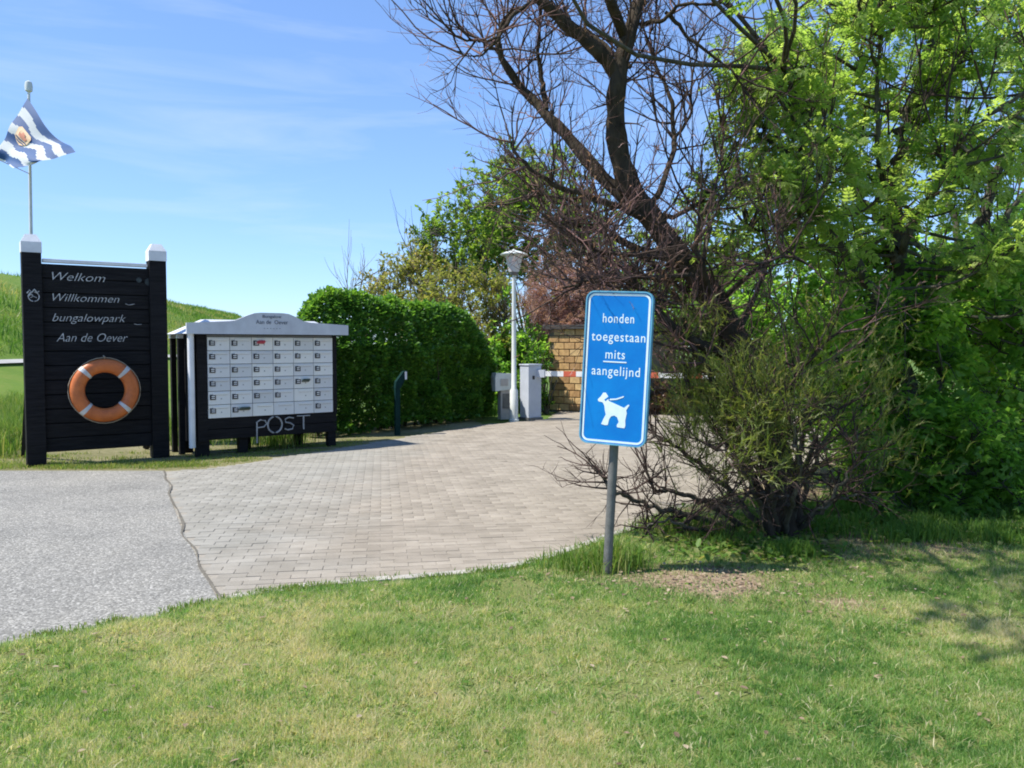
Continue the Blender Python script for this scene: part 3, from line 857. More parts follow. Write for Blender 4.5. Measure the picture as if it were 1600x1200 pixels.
# roof: fascia with raised pediment in front, hipped slopes behind
xa, xb = -0.13, MW + 0.14
pc = MW * 0.50
fas = [(xa, 1.655), (xb, 1.655), (xb, 1.80), (pc + 0.56, 1.83), (pc + 0.46, 1.85), (pc + 0.34, 1.91), (pc + 0.25, 1.945), (pc + 0.16, 1.955), (pc - 0.16, 1.955), (pc - 0.25, 1.945), (pc - 0.34, 1.915), (pc - 0.52, 1.84), (pc - 0.6, 1.83), (xa, 1.80)]
MB().prism(fas, -0.14, -0.10, M['roof_grey']).build('fascia', mb)
yb = DEP + 0.1
rf = MB().add([(xa, -0.098, 1.66), (xb, -0.098, 1.66), (xb, yb, 1.66), (xa, yb, 1.66), (xa + 0.36, 0.25, 1.86), (xb - 0.36, 0.25, 1.86), (xb - 0.36, 0.45, 1.86), (xa + 0.36, 0.45, 1.86)],
         [(3, 2, 1, 0), (0, 1, 5, 4), (1, 2, 6, 5), (2, 3, 7, 6), (3, 0, 4, 7), (4, 5, 6, 7)], M['roof_grey'])
rf.build('roof', mb)
text('Bungalow', 'lettering', 0.27, M['text_grey'], mb, (pc, -0.143, 1.885), height=0.04, center=True, depth=0.003)
text('Aan de  Oever', 'lettering', 0.46, M['text_grey'], mb, (pc, -0.143, 1.80), height=0.055, center=True, depth=0.003)
text('- - - - - -', 'lettering', 0.24, M['text_grey'], mb, (pc, -0.143, 1.725), height=0.04, center=True, depth=0.003)
# POST: thin white letters below the doors
yl = -0.03
MB().tube([(0.83, yl, 0.18), (0.83, yl, 0.47), (0.88, yl, 0.50), (0.95, yl, 0.485), (0.97, yl, 0.44), (0.93, yl, 0.40), (0.83, yl, 0.39)], 0.011, M['wire'], 5).build('letter', mb).location = (0, 0, -0.04)
MB().tube([(1.09 + 0.105 * math.cos(a), yl, 0.42 + 0.115 * math.sin(a)) for a in np.linspace(0, 2 * math.pi, 21)[:-1]], 0.013, M['wire'], 5, closed=True).build('letter', mb).location = (0, 0, -0.04)
MB().tube([(1.37, yl, 0.50), (1.30, yl, 0.515), (1.245, yl, 0.49), (1.25, yl, 0.445), (1.32, yl, 0.43), (1.37, yl, 0.395), (1.35, yl, 0.345), (1.28, yl, 0.335), (1.235, yl, 0.355)], 0.011, M['wire'], 5).build('letter', mb).location = (0, 0, -0.04)
MB().tube([(1.42, yl, 0.525), (1.62, yl, 0.525)], 0.008, M['wire'], 5).tube([(1.52, yl, 0.525), (1.52, yl, 0.33)], 0.012, M['wire'], 5).build('letter', mb).location = (0, 0, -0.04)
def mail_piece(c, r, m, label, dx=0.03, w=0.11):
    p = Matrix.Translation(Vector(A)) @ Matrix.Rotation(MR, 4, 'Z') @ Vector((x0 + cw * (c + 0.5) + dx, -0.055, z1 - 0.03 - chh * (r + 0.5) + chh / 2 - 0.075))
    t = MB().box((0, -0.01, 0), (w, 0.06, 0.012), m, Matrix.Rotation(R(-28), 4, 'X')).box((0.005, -0.02, 0.013), (w * 0.8, 0.05, 0.008), m, Matrix.Rotation(R(-24), 4, 'X')).build('folded_leaflet')
    t.location = p; t.rotation_euler = (0, 0, MR)
    tag(t, label, 'mail')
mail_piece(2, 0, M['paper_red'], 'red leaflet sticking out of a mailbox in the top row', -0.03)
mail_piece(1, 5, M['paper_dark'], 'dark leaflet sticking out low in the second mailbox column', 0.03, 0.15)
mail_piece(4, 3, M['paper_dark'], 'dark leaflet sticking out of a mailbox in the fifth column', 0.02)

# ================================================================== BLUE DOG SIGN
base = ground(948, 906)
ds = thing('dog_sign', 'blue dogs-on-leash sign with white text and dog on a leaning grey post', 'sign', base, (0, R(2.8), 0))
d0 = 5.36
PANB, PANT, PANW = 0.875, 1.84, 0.43
MB().tube([(0, 0, -0.1), (0, 0, PANT - 0.05)], 0.029, M['galv'], 14).build('post', ds, smooth=True)
pn = bpy.data.objects.new('sign_panel', None)
def rrect(w, h, r, n=6):
    pts = []
    for cx, cz, a0 in ((w / 2 - r, -h / 2 + r, -90), (w / 2 - r, h / 2 - r, 0), (-w / 2 + r, h / 2 - r, 90), (-w / 2 + r, -h / 2 + r, 180)):
        for k in range(n + 1):
            a = R(a0 + 90 * k / n)
            pts.append((cx + r * math.cos(a), cz + r * math.sin(a)))
    return pts
def ring(w, h, r, t, y0, y1, m, b):
    o = rrect(w, h, r); i = rrect(w - 2 * t, h - 2 * t, max(r - t, 0.004)); n = len(o)
    v = [(p[0], y0, p[1]) for p in o] + [(p[0], y0, p[1]) for p in i] + [(p[0], y1, p[1]) for p in o] + [(p[0], y1, p[1]) for p in i]
    f = []
    for k in range(n):
        q = (k + 1) % n
        f += [(k, q, n + q, n + k), (2 * n + q, 2 * n + k, 3 * n + k, 3 * n + q), (k, 2 * n + k, 2 * n + q, q), (n + q, 3 * n + q, 3 * n + k, n + k)]
    b.add(v, f, m)
PH = PANT - PANB
YAW = R(-22)
PC = Vector((0, -0.062, (PANB + PANT) / 2))
PC = Matrix.Rotation(YAW, 4, 'Z') @ Vector((0, -0.06, 0)) + Vector((0.0, 0, (PANB + PANT) / 2))
pb = MB().prism(rrect(PANW - 0.012, PH - 0.012, 0.05), -0.004, 0.0, M['sign_blue'])
panel = pb.build('panel', ds)
panel.location = PC; panel.rotation_euler = (0, 0, YAW)
fb = MB(); ring(PANW, PH, 0.056, 0.009, -0.012, 0.036, M['sign_edge'], fb); fb.build('flange', panel)
bb = MB(); ring(PANW - 0.030, PH - 0.030, 0.045, 0.013, -0.0055, -0.0042, M['sign_white'], bb); bb.build('border', panel)
for s, z, w, dx in (('honden', 0.285, 0.2, 0.0), ('toegestaan', 0.17, 0.345, 0.005), ('mits', 0.06, 0.125, -0.008), ('aangelijnd', -0.045, 0.31, 0.0)):
    text(s, 'lettering', w, M['sign_white'], panel, (dx, -0.0045, z), height=0.058, bold=0.004, depth=0.0012, center=True, space=1.12)
MB().box((-0.008, -0.005, 0.04), (0.15, 0.002, 0.008), M['sign_white']).build('underline', panel)
dog = [(612, 342), (618, 352), (640, 355), (650, 372), (655, 400), (660, 418), (646, 448), (638, 470), (660, 474), (674, 472), (680, 440), (690, 425), (706, 420), (722, 428), (732, 452), (722, 468), (724, 480), (764, 482), (768, 468), (766, 440), (772, 404), (768, 388), (784, 360), (776, 358), (756, 376), (690, 352), (672, 346), (668, 322), (654, 303), (640, 304), (630, 322)]
K = 0.00120
dp = [((x - 700) * K + 0.0, -(y - 392) * K - 0.262) for x, y in dog][::1]
# triangulated through bmesh so that the concave outline fills cleanly
def flat_shape(name, pts, y0, y1, m, parent):
    bm = bmesh.new()
    fr = [bm.verts.new((p[0], y0, p[1])) for p in pts]
    fc = bm.faces.new(fr)
    ex = bmesh.ops.extrude_face_region(bm, geom=[fc])
    bmesh.ops.translate(bm, vec=(0, y1 - y0, 0), verts=[e for e in ex['geom'] if isinstance(e, bmesh.types.BMVert)])
    bmesh.ops.triangulate(bm, faces=bm.faces[:])
    bmesh.ops.recalc_face_normals(bm, faces=bm.faces)
    me = bpy.data.meshes.new(name); bm.to_mesh(me); bm.free(); me.materials.append(m)
    return link(name, me, parent)
flat_shape('dog_pictogram', dp, -0.0042, -0.0056, M['sign_white'], panel)
col = [((x - 700) * K, -(y - 392) * K - 0.262) for x, y in [(648, 340), (670, 322), (676, 328), (654, 348)]]
flat_shape('collar', col, -0.0058, -0.0064, M['sign_blue'], panel)
ld = [((x - 700) * K, -(y - 392) * K - 0.262) for x, y in [(676, 334), (712, 330), (752, 314), (750, 322), (714, 337), (678, 342)]]
flat_shape('lead', ld, -0.0042, -0.0056, M['sign_white'], panel)
for z in (0.3, -0.3):
    MB().box((0, 0.03, z), (0.12, 0.05, 0.03), M['galv']).build('bracket', panel)

# ================================================================== LAMP POST, BARRIER, PILLAR, BOLLARD
base = ground(803, 659)
lp = thing('lamp_post', 'pale slender lamp post with a funnel lantern and white cap beside the barrier', 'street lamp', base)
s = base[1] / 1280
H = 262 * s
MB().lathe([(0.10, 0), (0.10, 0.05), (0.082, 0.06), (0.08, 0.62), (0.05, 0.66), (0.042, 2.0), (0.036, H - 0.42)], M['lamp_white'], 14).build('pole', lp, smooth=True)
MB().lathe([(0.07, H - 0.42), (0.085, H - 0.40), (0.085, H - 0.36), (0.06, H - 0.35)], M['galv'], 14).build('collar', lp, smooth=True)
MB().lathe([(0.10, H - 0.36), (0.16, H - 0.10), (0.19, H - 0.03)], M['lamp_glass'], 18).build('lantern', lp, smooth=True)
MB().lathe([(0.265, H - 0.035), (0.275, H - 0.015), (0.16, H + 0.03), (0.04, H + 0.065), (0.01, H + 0.09)], M['lamp_white'], 20).build('cap', lp, smooth=True)

base = ground(829, 656)
bc = thing('barrier', 'grey cabinet barrier with a lowered red and white arm across the driveway', 'barrier', base, (0, 0, R(38)))
s = base[1] / 1280
MB().box((0, 0, 0.55), (0.33, 0.28, 1.10), M['cabinet']).build('cabinet', bc, bevel=0.012)
MB().box((0, 0, 1.115), (0.36, 0.31, 0.03), M['cabinet']).build('lid', bc, bevel=0.008)
MB().box((-0.04, -0.143, 0.86), (0.055, 0.006, 0.075), M['plate_dark'], Matrix.Identity(4)).build('emblem', bc)
MB().box((0, 0, 0.03), (0.38, 0.33, 0.06), M['galv']).build('plinth', bc)
inv = Matrix.Rotation(R(-38), 4, 'Z')
a0 = Vector((0.1, -0.2, 0.94)); tip = inv @ (Vector(at(1158, 591, 14.9)) - Vector(base))
tip.z = 0.94
arm_dir = (tip - a0).normalized(); arm_len = (tip - a0).length
AQ = Matrix.Translation(a0) @ Matrix.Rotation(math.atan2(arm_dir.y, arm_dir.x), 4, 'Z')
arm = MB().box((arm_len / 2, 0, 0), (arm_len, 0.05, 0.10), M['bar_white'], AQ).build('arm', bc)
for k, x in enumerate(np.arange(0.62, arm_len, 0.82)):
    MB().box((x, 0, 0), (0.26, 0.054, 0.104), M['red_band'], AQ).build('red_band', arm)
MB().box((0.0, 0, 0), (0.18, 0.08, 0.15), M['cabinet'], AQ).build('arm_clamp', bc)

base = ground(788, 655)
pp = thing('access_pillar', 'beige access pillar with a boxy hooded head left of the lamp post', 'pillar', base, (0, 0, R(20)))
MB().box((0, 0, 0.4), (0.22, 0.2, 0.8), M['beige']).build('column', pp, bevel=0.01)
MB().prism([(-0.24, 0.58), (0.14, 0.62), (0.14, 0.93), (-0.22, 0.95), (-0.24, 0.86)], -0.14, 0.14, M['lamp_white']).build('head', pp)
MB().box((-0.05, -0.147, 0.76), (0.16, 0.01, 0.14), M['beige']).build('reader', pp)
MB().box((0.0, -0.106, 0.38), (0.15, 0.008, 0.3), M['galv']).build('hatch', pp)

base = ground(621, 680)
bo = thing('bollard', 'slim dark green bollard with a tilted head in front of the hedge', 'bollard', base, (0, 0, R(25)))
MB().box((0, 0, 0.4), (0.085, 0.075, 0.8), M['bollard_green']).build('post', bo, bevel=0.008)
MB().prism([(-0.045, 0.79), (0.045, 0.79), (0.15, 0.98), (0.16, 1.08), (0.1, 1.07), (-0.03, 0.9)], -0.055, 0.055, M['bollard_green']).build('head', bo)
MB().box((0.135, -0.058, 1.0), (0.035, 0.006, 0.13), M['white_wood']).build('label_plate', bo)

# ================================================================== BRICK SHED
m, n, l, b = new_mat('brick_yellow')
oi = n.new('ShaderNodeObjectInfo')
rp = ramp_node(n, [(0, (0.38, 0.22, 0.09)), (0.5, (0.5, 0.31, 0.125)), (1, (0.58, 0.4, 0.18))]); l.new(oi.outputs['Random'], rp.inputs['Fac'])
nz = n.new('ShaderNodeTexNoise'); nz.inputs['Scale'].default_value = 14; nz.inputs['Detail'].default_value = 6
g = n.new('ShaderNodeNewGeometry'); l.new(g.outputs['Position'], nz.inputs['Vector'])
r2 = ramp_node(n, [(0.3, (0.65, 0.62, 0.6)), (0.7, (1.1, 1.1, 1.1))]); l.new(nz.outputs['Fac'], r2.inputs['Fac'])
mx = n.new('ShaderNodeMix'); mx.data_type = 'RGBA'; mx.blend_type = 'MULTIPLY'; mx.inputs['Factor'].default_value = 1
l.new(rp.outputs['Color'], mx.inputs['A']); l.new(r2.outputs['Color'], mx.inputs['B']); l.new(mx.outputs['Result'], b.inputs['Base Color'])
b.inputs['Roughness'].default_value = 0.85
M['brick_yellow'] = m
sp = np.array([0.85, 18.9, 0.0])
shd = thing('brick_shed', 'low shed of large yellow bricks under a dark flat roof behind the barrier', 'shed', sp, (0, 0, R(-34)))
SW, SH = 2.35, 1.86
wall = MB().box((SW / 2, 0.9, SH / 2), (SW - 0.02, 1.78, SH), M['mortar']).build('wall', shd)
bl, bh = 0.28, 0.155
br_me = MB().box((0, 0, 0), (bl - 0.02, 0.05, bh - 0.02), M['brick_yellow']).build('brick', wall, bevel=0.006)
first = True
for r in range(12):
    for c in range(9):
        x = (c + 0.5 + 0.5 * (r % 2)) * bl
        if x + bl / 2 > SW: continue
        o = br_me if first else link('brick', br_me.data, wall)
        first = False
        o.location = (x, 0.0 + random.uniform(-0.004, 0.004), bh * (r + 0.5) + 0.02)
for r in range(12):
    for c in range(6):
        y = (c + 0.5 + 0.5 * (r % 2)) * bl
        if y > 1.6: continue
        o = link('brick', br_me.data, wall)
        o.location = (0.0, y + 0.03, bh * (r + 0.5) + 0.02); o.rotation_euler = (0, 0, R(90))
MB().box((SW / 2, 0.88, SH + 0.06), (SW + 0.2, 2.0, 0.10), M['roof_dark']).build('roof', shd, bevel=0.01)

# ================================================================== PLANTS: generators
UP = np.array([0.0, 0, 1])
def unit(v):
    return v / (np.linalg.norm(v) + 1e-9)
def bend(p, d, L, n, wig, lift, rng):
    """a wavering shoot: n points from p along d, rising by lift"""
    pts = [np.array(p, float)]
    d = unit(np.array(d, float))
    for i in range(n - 1):
        d = unit(d + rng.normal(0, wig, 3) + UP * lift)
        pts.append(pts[-1] + d * L / (n - 1))
    return np.array(pts), d
def smooth_line(pts, n):
    """Catmull-Rom through the surveyed points"""
    P = np.array(pts, float)
    P = np.concatenate([[2 * P[0] - P[1]], P, [2 * P[-1] - P[-2]]])
    out = []
    k = len(P) - 3
    for i in range(k):
        for t in np.linspace(0, 1, n, endpoint=False):
            a, b2, c, d = P[i:i + 4]
            out.append(0.5 * ((2 * b2) + (-a + c) * t + (2 * a - 5 * b2 + 4 * c - d) * t * t + (-a + 3 * b2 - 3 * c + d) * t ** 3))
    out.append(P[-2])
    return np.array(out)
def grow(p, d, L, r, level, rng, out, tips, n_kids=(4, 7), spread=0.9, lift=0.05, wig=0.14, ratio=(0.4, 0.68)):
    n = max(4, min(7, int(L / 0.07)))
    P, dn = bend(p, d, L, n, wig, lift, rng)
    out.append((P, np.linspace(r, r * 0.4, n), 5 if r > 0.012 else (4 if r > 0.006 else 3)))
    tips.append((P[-1], dn))
    if level > 0:
        for _ in range(rng.integers(*n_kids)):
            t = rng.uniform(0.25, 0.98)
            q = P[min(n - 1, int(t * n))]
            dd = unit(unit(P[-1] - P[0]) + rng.normal(0, spread * 0.6, 3) + UP * lift * 2)
            grow(q, dd, L * rng.uniform(*ratio), r * 0.52, level - 1, rng, out, tips, n_kids, spread, lift, wig, ratio)

T_SIMPLE = (np.array([(0, 0, 0), (0.24, 0.45, 0.07), (0, 1, -0.04), (-0.24, 0.45, 0.07)]), np.array([(0, 1, 2), (0, 2, 3)]))
T_ROUND = (np.array([(0, 0, 0), (0.26, 0.28, 0.05), (0.24, 0.72, 0.05), (0, 1, -0.05), (-0.24, 0.72, 0.05), (-0.26, 0.28, 0.05)]), np.array([(0, 1, 2), (0, 2, 3), (0, 3, 4), (0, 4, 5)]))
def pinnate(pairs=4, ll=0.34, lw=0.085):
    v, f = [], []
    def leaflet(o, ang, L, W, dz):
        a = np.array([math.sin(ang), math.cos(ang)]); b2 = np.array([a[1], -a[0]])
        i = len(v)
        for t, s, zz in ((0, 0, 0), (0.42, 1, 0.015), (1, 0, -0.06 * L / 0.3), (0.42, -1, 0.015)):
            q = o + a * t * L + b2 * s * W
            v.append((q[0], q[1], dz + zz - 0.10 * q[1] ** 2))
        f.extend([(i, i + 1, i + 2), (i, i + 2, i + 3)])
    for k in range(pairs):
        y = 0.28 + 0.5 * k / max(1, pairs - 1)
        for sgn in (1, -1):
            leaflet(np.array([0, y]), sgn * R(62 - 5 * k), ll * (0.9 - 0.06 * k), lw, 0)
    leaflet(np.array([0, 0.72]), 0, ll, lw, 0)
    return np.array(v, float), np.array(f)
T_ASH = pinnate(4)
T_ELDER = pinnate(2, 0.46, 0.13)
def sprig_t():
    v, f = [], []
    rg = np.random.default_rng(3)
    for k in range(7):
        a = rg.uniform(-0.7, 0.7); y = 0.1 + 0.12 * k; L = rg.uniform(0.25, 0.45); W = 0.03; dz = rg.uniform(-0.2, 0.2)
        ax = np.array([math.sin(a), math.cos(a)]); i = len(v)
        v += [(0 + W, y, 0), (ax[0] * L, y + ax[1] * L, dz), (0 - W, y, 0.01)]
        f.append((i, i + 1, i + 2))
    return np.array(v, float), np.array(f)
T_SPRIG = sprig_t()

def leaf_obj(name, cen, axis, size, tpl, m, parent, origin, rng, tint=None, flat=0.6):
    """leaves baked into one mesh; flat pulls leaf faces towards the sky"""
    tv, tf = tpl
    cen = np.asarray(cen); axis = np.asarray(axis, float)
    N = len(cen)
    a = axis / (np.linalg.norm(axis, axis=1)[:, None] + 1e-9)
    nrm = rng.normal(0, 1, (N, 3)); nrm[:, 2] = np.abs(nrm[:, 2]) + flat * 2
    b2 = np.cross(a, nrm); b2 /= np.linalg.norm(b2, axis=1)[:, None] + 1e-9
    c = np.cross(b2, a)
    s = np.asarray(size).reshape(-1, 1, 1) * np.ones((N, 1, 1))
    V = cen[:, None, :] + s * (tv[None, :, 0:1] * b2[:, None, :] + tv[None, :, 1:2] * a[:, None, :] + tv[None, :, 2:3] * c[:, None, :])
    F = tf[None] + (np.arange(N) * len(tv))[:, None, None]
    t = rng.random(N) if tint is None else np.clip(tint, 0, 1)
    o = np_mesh(name, V.reshape(-1, 3), F.reshape(-1, tf.shape[1]), tf.shape[1], m, parent, tint=np.repeat(t, len(tv)), origin=origin)
    o['kind'] = 'stuff'
    return o

def clump_tree(name, label, cat, base, stems, clumps, tpl, lm, bark, lsize, per, rng, group=None, twigs=9, flat=0.5, twig_mat=None, bare=0, branch_r=0.02):
    """stems: list of (points, r0, r1); clumps: list of (centre, radius). Every clump hangs on a limb from the nearest stem."""
    root = thing(name, label, cat, base, group=group)
    tubes, tw = [], []
    sp_ = []
    for pts, r0, r1 in stems:
        P = smooth_line(pts, 6); n_ = len(P)
        P[1:-1] += rng.normal(0, 0.3 * r0, (n_ - 2, 3))
        tubes.append((P, np.linspace(r0, r1, n_), 9))
        sp_.append(P[2:])
    SP = np.concatenate(sp_)
    cen, axs, tin = [], [], []
    for c, rad in clumps:
        c = np.array(c)
        dist = np.linalg.norm(SP - c, axis=1) + np.where(SP[:, 2] > c[2] - 0.1, 1.5 * np.maximum(0, SP[:, 2] - c[2] + 0.1) + 0.3, 0)
        q = SP[np.argmin(dist)]
        mid = (q + c) / 2 + rng.normal(0, 0.10, 3) * np.linalg.norm(c - q) + np.array([0, 0, -0.08 * np.linalg.norm(c - q)])
        P = smooth_line([q, mid, c], 4)
        tubes.append((P, np.linspace(branch_r, 0.006, len(P)), 5))
        out = unit(c - q)
        ct = rng.normal(0, 0.16)
        for k in range(twigs):
            d = unit(rng.normal(0, 1, 3) * np.array([1, 1, 0.7]) + out * 0.5 + UP * 0.25)
            st = P[rng.integers(max(1, len(P) // 2), len(P))]
            T, dn = bend(st, d, rad * rng.uniform(0.6, 1.25), 4, 0.18, 0.05, rng)
            tw.append((T, np.linspace(0.006, 0.0025, 4), 3))
            m_ = max(1, int(per / twigs))
            tt = rng.uniform(0.25, 1.0, m_) ** 0.7
            idx = np.minimum(2, (tt * 3).astype(int)); fr = tt * 3 - idx
            pos = T[idx] * (1 - fr[:, None]) + T[idx + 1] * fr[:, None]
            cen.append(pos + rng.normal(0, rad * 0.05, pos.shape))
            ax = dn + rng.normal(0, 0.75, (m_, 3)); ax[:, 2] -= 0.15
            axs.append(ax)
            tin.append(np.clip(0.5 + ct + rng.normal(0, 0.2, m_), 0, 1))
    for k in range(bare):
        q = SP[rng.integers(len(SP) // 3, len(SP))]
        d = unit(rng.normal(0, 0.6, 3) + UP)
        grow(q, d, rng.uniform(0.7, 1.5), 0.012, 1, rng, tw, [], (3, 6), 0.5, 0.12, 0.08)
    tubes_obj('trunk', tubes, bark, root, base)
    if tw: tubes_obj('twigs', tw, twig_mat or bark, root, base, 'stuff')
    cen = np.concatenate(cen); axs = np.concatenate(axs); tin = np.concatenate(tin)
    leaf_obj('foliage', cen, axs, lsize * rng.uniform(0.5, 1.3, len(cen)), tpl, lm, root, base, rng, tin, flat)
    return root

def scatter_clumps(region, n, dr, rr, rng, holes=()):
    """clump places inside a surveyed outline at depths dr, leaving gaps where sky shows"""
    poly = np.array(region, float)
    lo, hi = poly.min(0), poly.max(0)
    out = []
    guard = 0
    while len(out) < n and guard < 20000:
        guard += 1
        p = lo + rng.random(2) * (hi - lo)
        if not in_poly(p[0:1], p[1:2], poly)[0]: continue
        if any((p[0] - h[0]) ** 2 + (p[1] - h[1]) ** 2 < h[2] ** 2 for h in holes): continue
        d = rng.uniform(*dr); r = rng.uniform(*rr)
        c = at(p[0], p[1], d)
        if c[2] < 0.12: c[2] = 0.12 + 0.2 * rng.random()
        out.append((c, r))
    return out

# ================================================================== BARE LEANING TREE
rg = np.random.default_rng(21)
tb = ground(1232, 842)
d0 = tb[1]
S = lambda L: [at(x, y, d0 + dd) for x, y, dd in L]
limbs = [
    ([(1232, 852, 0), (1215, 770, 0), (1190, 670, .05), (1168, 575, .1), (1120, 480, .1), (1065, 410, .05), (1012, 335, 0), (985, 300, 0)], .10, .105),
    ([(985, 300, 0), (966, 225, -.05), (962, 150, -.1), (974, 80, -.1), (1000, 0, 0), (1015, -110, .1), (1010, -240, .2)], .10, .04),
    ([(968, 120, -.1), (930, 80, -.2), (885, 40, -.25), (845, 0, -.3), (800, -50, -.3), (770, -130, -.3)], .068, .03),
    ([(985, 105, 0), (940, 70, .15), (895, 40, .3), (855, 5, .35), (820, -40, .4)], .024, .012),
    ([(1005, 330, 0), (950, 282, .1), (895, 217, .25), (852, 172, .3), (815, 136, .35), (785, 90, .3), (778, 50, .25), (800, 15, .2)], .072, .016),
    ([(855, 172, .3), (846, 130, .4), (843, 90, .4), (846, 45, .4), (840, -30, .5)], .028, .012),
    ([(1010, 345, 0), (950, 320, -.2), (880, 295, -.35), (832, 275, -.45), (808, 245, -.5), (798, 222, -.5)], .035, .010),
    ([(850, -10, -.3), (800, 28, -.5), (778, 62, -.6), (750, 65, -.6), (722, 60, -.7), (700, 48, -.8)], .020, .006),
    ([(778, 62, -.6), (745, 85, -.6), (715, 80, -.7)], .012, .004),
    ([(1018, 330, 0), (1032, 290, .2), (1050, 215, .4), (1045, 150, .5), (1030, 110, .5), (1010, 60, .5)], .032, .012),
    ([(1052, 215, .4), (1075, 180, .6), (1080, 120, .7), (1090, 70, .7)], .018, .008),
    ([(1002, 40, 0), (1040, 35, -.2), (1062, 12, -.3), (1100, 5, -.4), (1140, 0, -.5)], .022, .008),
    ([(1040, 20, -.2), (1078, 58, -.2), (1115, 92, -.2), (1150, 122, -.2), (1190, 170, -.1)], .018, .008),
    ([(1170, 572, .1), (1120, 545, -.2), (1060, 515, -.35), (1020, 470, -.4), (985, 440, -.4), (930, 440, -.4)], .055, .012),
    ([(1120, 480, .1), (1100, 430, -.2), (1090, 380, -.3), (1105, 330, -.4), (1140, 300, -.4)], .034, .010),
    ([(1065, 410, 0), (1010, 400, -.3), (950, 395, -.5), (900, 370, -.6), (862, 340, -.6)], .032, .008),
    ([(1085, 430, .1), (1035, 440, .4), (980, 420, .6), (920, 410, .8), (870, 400, .8)], .028, .008),
    ([(1150, 530, .1), (1180, 470, .4), (1200, 400, .5), (1190, 340, .5)], .03, .010),
    ([(975, 60, -.1), (930, -60, -.7), (860, -220, -1.3), (780, -420, -1.9), (720, -560, -2.2)], .05, .015),
    ([(930, -60, -.7), (960, -230, -1.3), (930, -440, -1.9), (860, -560, -2.1)], .03, .01),
    ([(1100, 470, .2), (1030, 420, .5), (960, 370, .6), (900, 350, .6), (850, 345, .6)], .030, .008, 1),
    ([(1080, 430, -.2), (1000, 430, -.5), (930, 430, -.6), (880, 450, -.6)], .026, .008, 1),
    ([(1060, 400, .1), (985, 385, .2), (915, 330, .3), (860, 305, .3), (825, 310, .3)], .026, .008, 1),
    ([(1150, 540, .3), (1090, 500, .5), (1020, 500, .6), (960, 470, .6)], .030, .008, 1),
    ([(1012, 335, 0), (1060, 340, .3), (1110, 300, .5), (1130, 220, .5), (1120, 150, .5)], .028, .008),
    ([(1120, 480, .1), (1180, 420, -.2), (1230, 400, -.3), (1270, 420, -.3)], .026, .008, 1),
    ([(1250, 850, .2), (1238, 740, .25), (1205, 640, .3), (1150, 560, .3), (1095, 500, .3), (1050, 455, .3)], .060, .020, 1),
    ([(1212, 848, -.15), (1182, 760, -.2), (1150, 680, -.25), (1118, 600, -.3), (1085, 540, -.3), (1045, 500, -.3)], .045, .015, 1),
    ([(1190, 670, 0), (1230, 620, -.3), (1270, 560, -.4), (1310, 520, -.5)], .035, .010),
]
bt = thing('bare_tree', 'large leaning bare tree with dark twisted limbs and fine leafless twigs', 'tree', tb)
tubes, tw, tips, tw2 = [], [], [], []
for k, (L, r0, r1, *lw) in enumerate(limbs):
    P = smooth_line(S(L), 7)
    n_ = len(P)
    wob = np.cumsum(rg.normal(0, 0.006, (n_, 3)), 0); wob -= np.linspace(0, 1, n_)[:, None] * wob[-1]
    P += wob * (0.6 if r0 > 0.05 else 1.0)
    rad = np.linspace(r0, r1, n_) * 0.86 * (1 + 0.07 * np.sin(np.arange(n_) * 0.9 + k) + rg.normal(0, 0.03, n_))
    tubes.append((P, rad, 10 if r0 > 0.05 else 7))
    if k == 0:
        for j in range(26, n_ - 1, 2):
            if rg.random() < 0.8:
                grow(P[j], unit(rg.normal(0, 1, 3) + np.array([-0.6, -0.2, 0.3])), rg.uniform(0.3, 0.8), 0.014, 2, rg, tw, tips, (3, 6), 1.0, 0.05, 0.16)
        continue
    Ltot = np.linalg.norm(np.diff(P, axis=0), axis=1).sum()
    low = bool(lw) or k in (13, 15, 16)
    ns = int(Ltot / (0.055 if low else 0.075))
    for j in range(ns):
        i = rg.integers(int(n_ * 0.25), n_)
        axis = unit(P[min(i + 1, n_ - 1)] - P[i - 1])
        d = unit(rg.normal(0, 0.8, 3) + axis * 0.7 + UP * 0.4)
        if low: d = unit(rg.normal(0, 1, 3) + np.array([-0.3, 0, 0.25]))
        grow(P[i], d, rg.uniform(0.22, 0.75), 0.0085, 2 if rg.random() < 0.8 else 1, rg, tw if rg.random() < 0.6 else tw2, tips, (3, 6), 0.9, 0.07, 0.14)
tubes_obj('trunk', tubes, M['bark_dark'], bt, tb)
tubes_obj('twigs', tw, M['twig_brown'], bt, tb, 'stuff')
tubes_obj('reddish_twigs', tw2, M['twig_red'], bt, tb, 'stuff')
gs = [t for t in tips if 0.75 < t[0][2] < 1.75 and t[0][0] > 1.2 and rg.random() < 0.45 * (vnoise(t[0][0:1], t[0][2:3], 3.0, 71)[0] > 0.42)]
gp = np.repeat(np.array([t[0] for t in gs]), 4, 0); gp = gp + rg.normal(0, 0.07, gp.shape)
leaf_obj('sprigs', gp, np.repeat(np.array([t[1] for t in gs]), 4, 0) + rg.normal(0, 0.4, gp.shape) + UP * 0.4, rg.uniform(0.08, 0.17, len(gp)), T_SPRIG, L_SPRIG, bt, tb, rg, rg.beta(2, 2, len(gp)))
sel = [t for t in tips if rg.random() < 0.5]
leaf_obj('buds', np.array([t[0] for t in sel]), np.array([t[1] for t in sel]) + rg.normal(0, 0.3, (len(sel), 3)), rg.uniform(0.03, 0.07, len(sel)), T_SPRIG, L_PINK, bt, tb, rg)

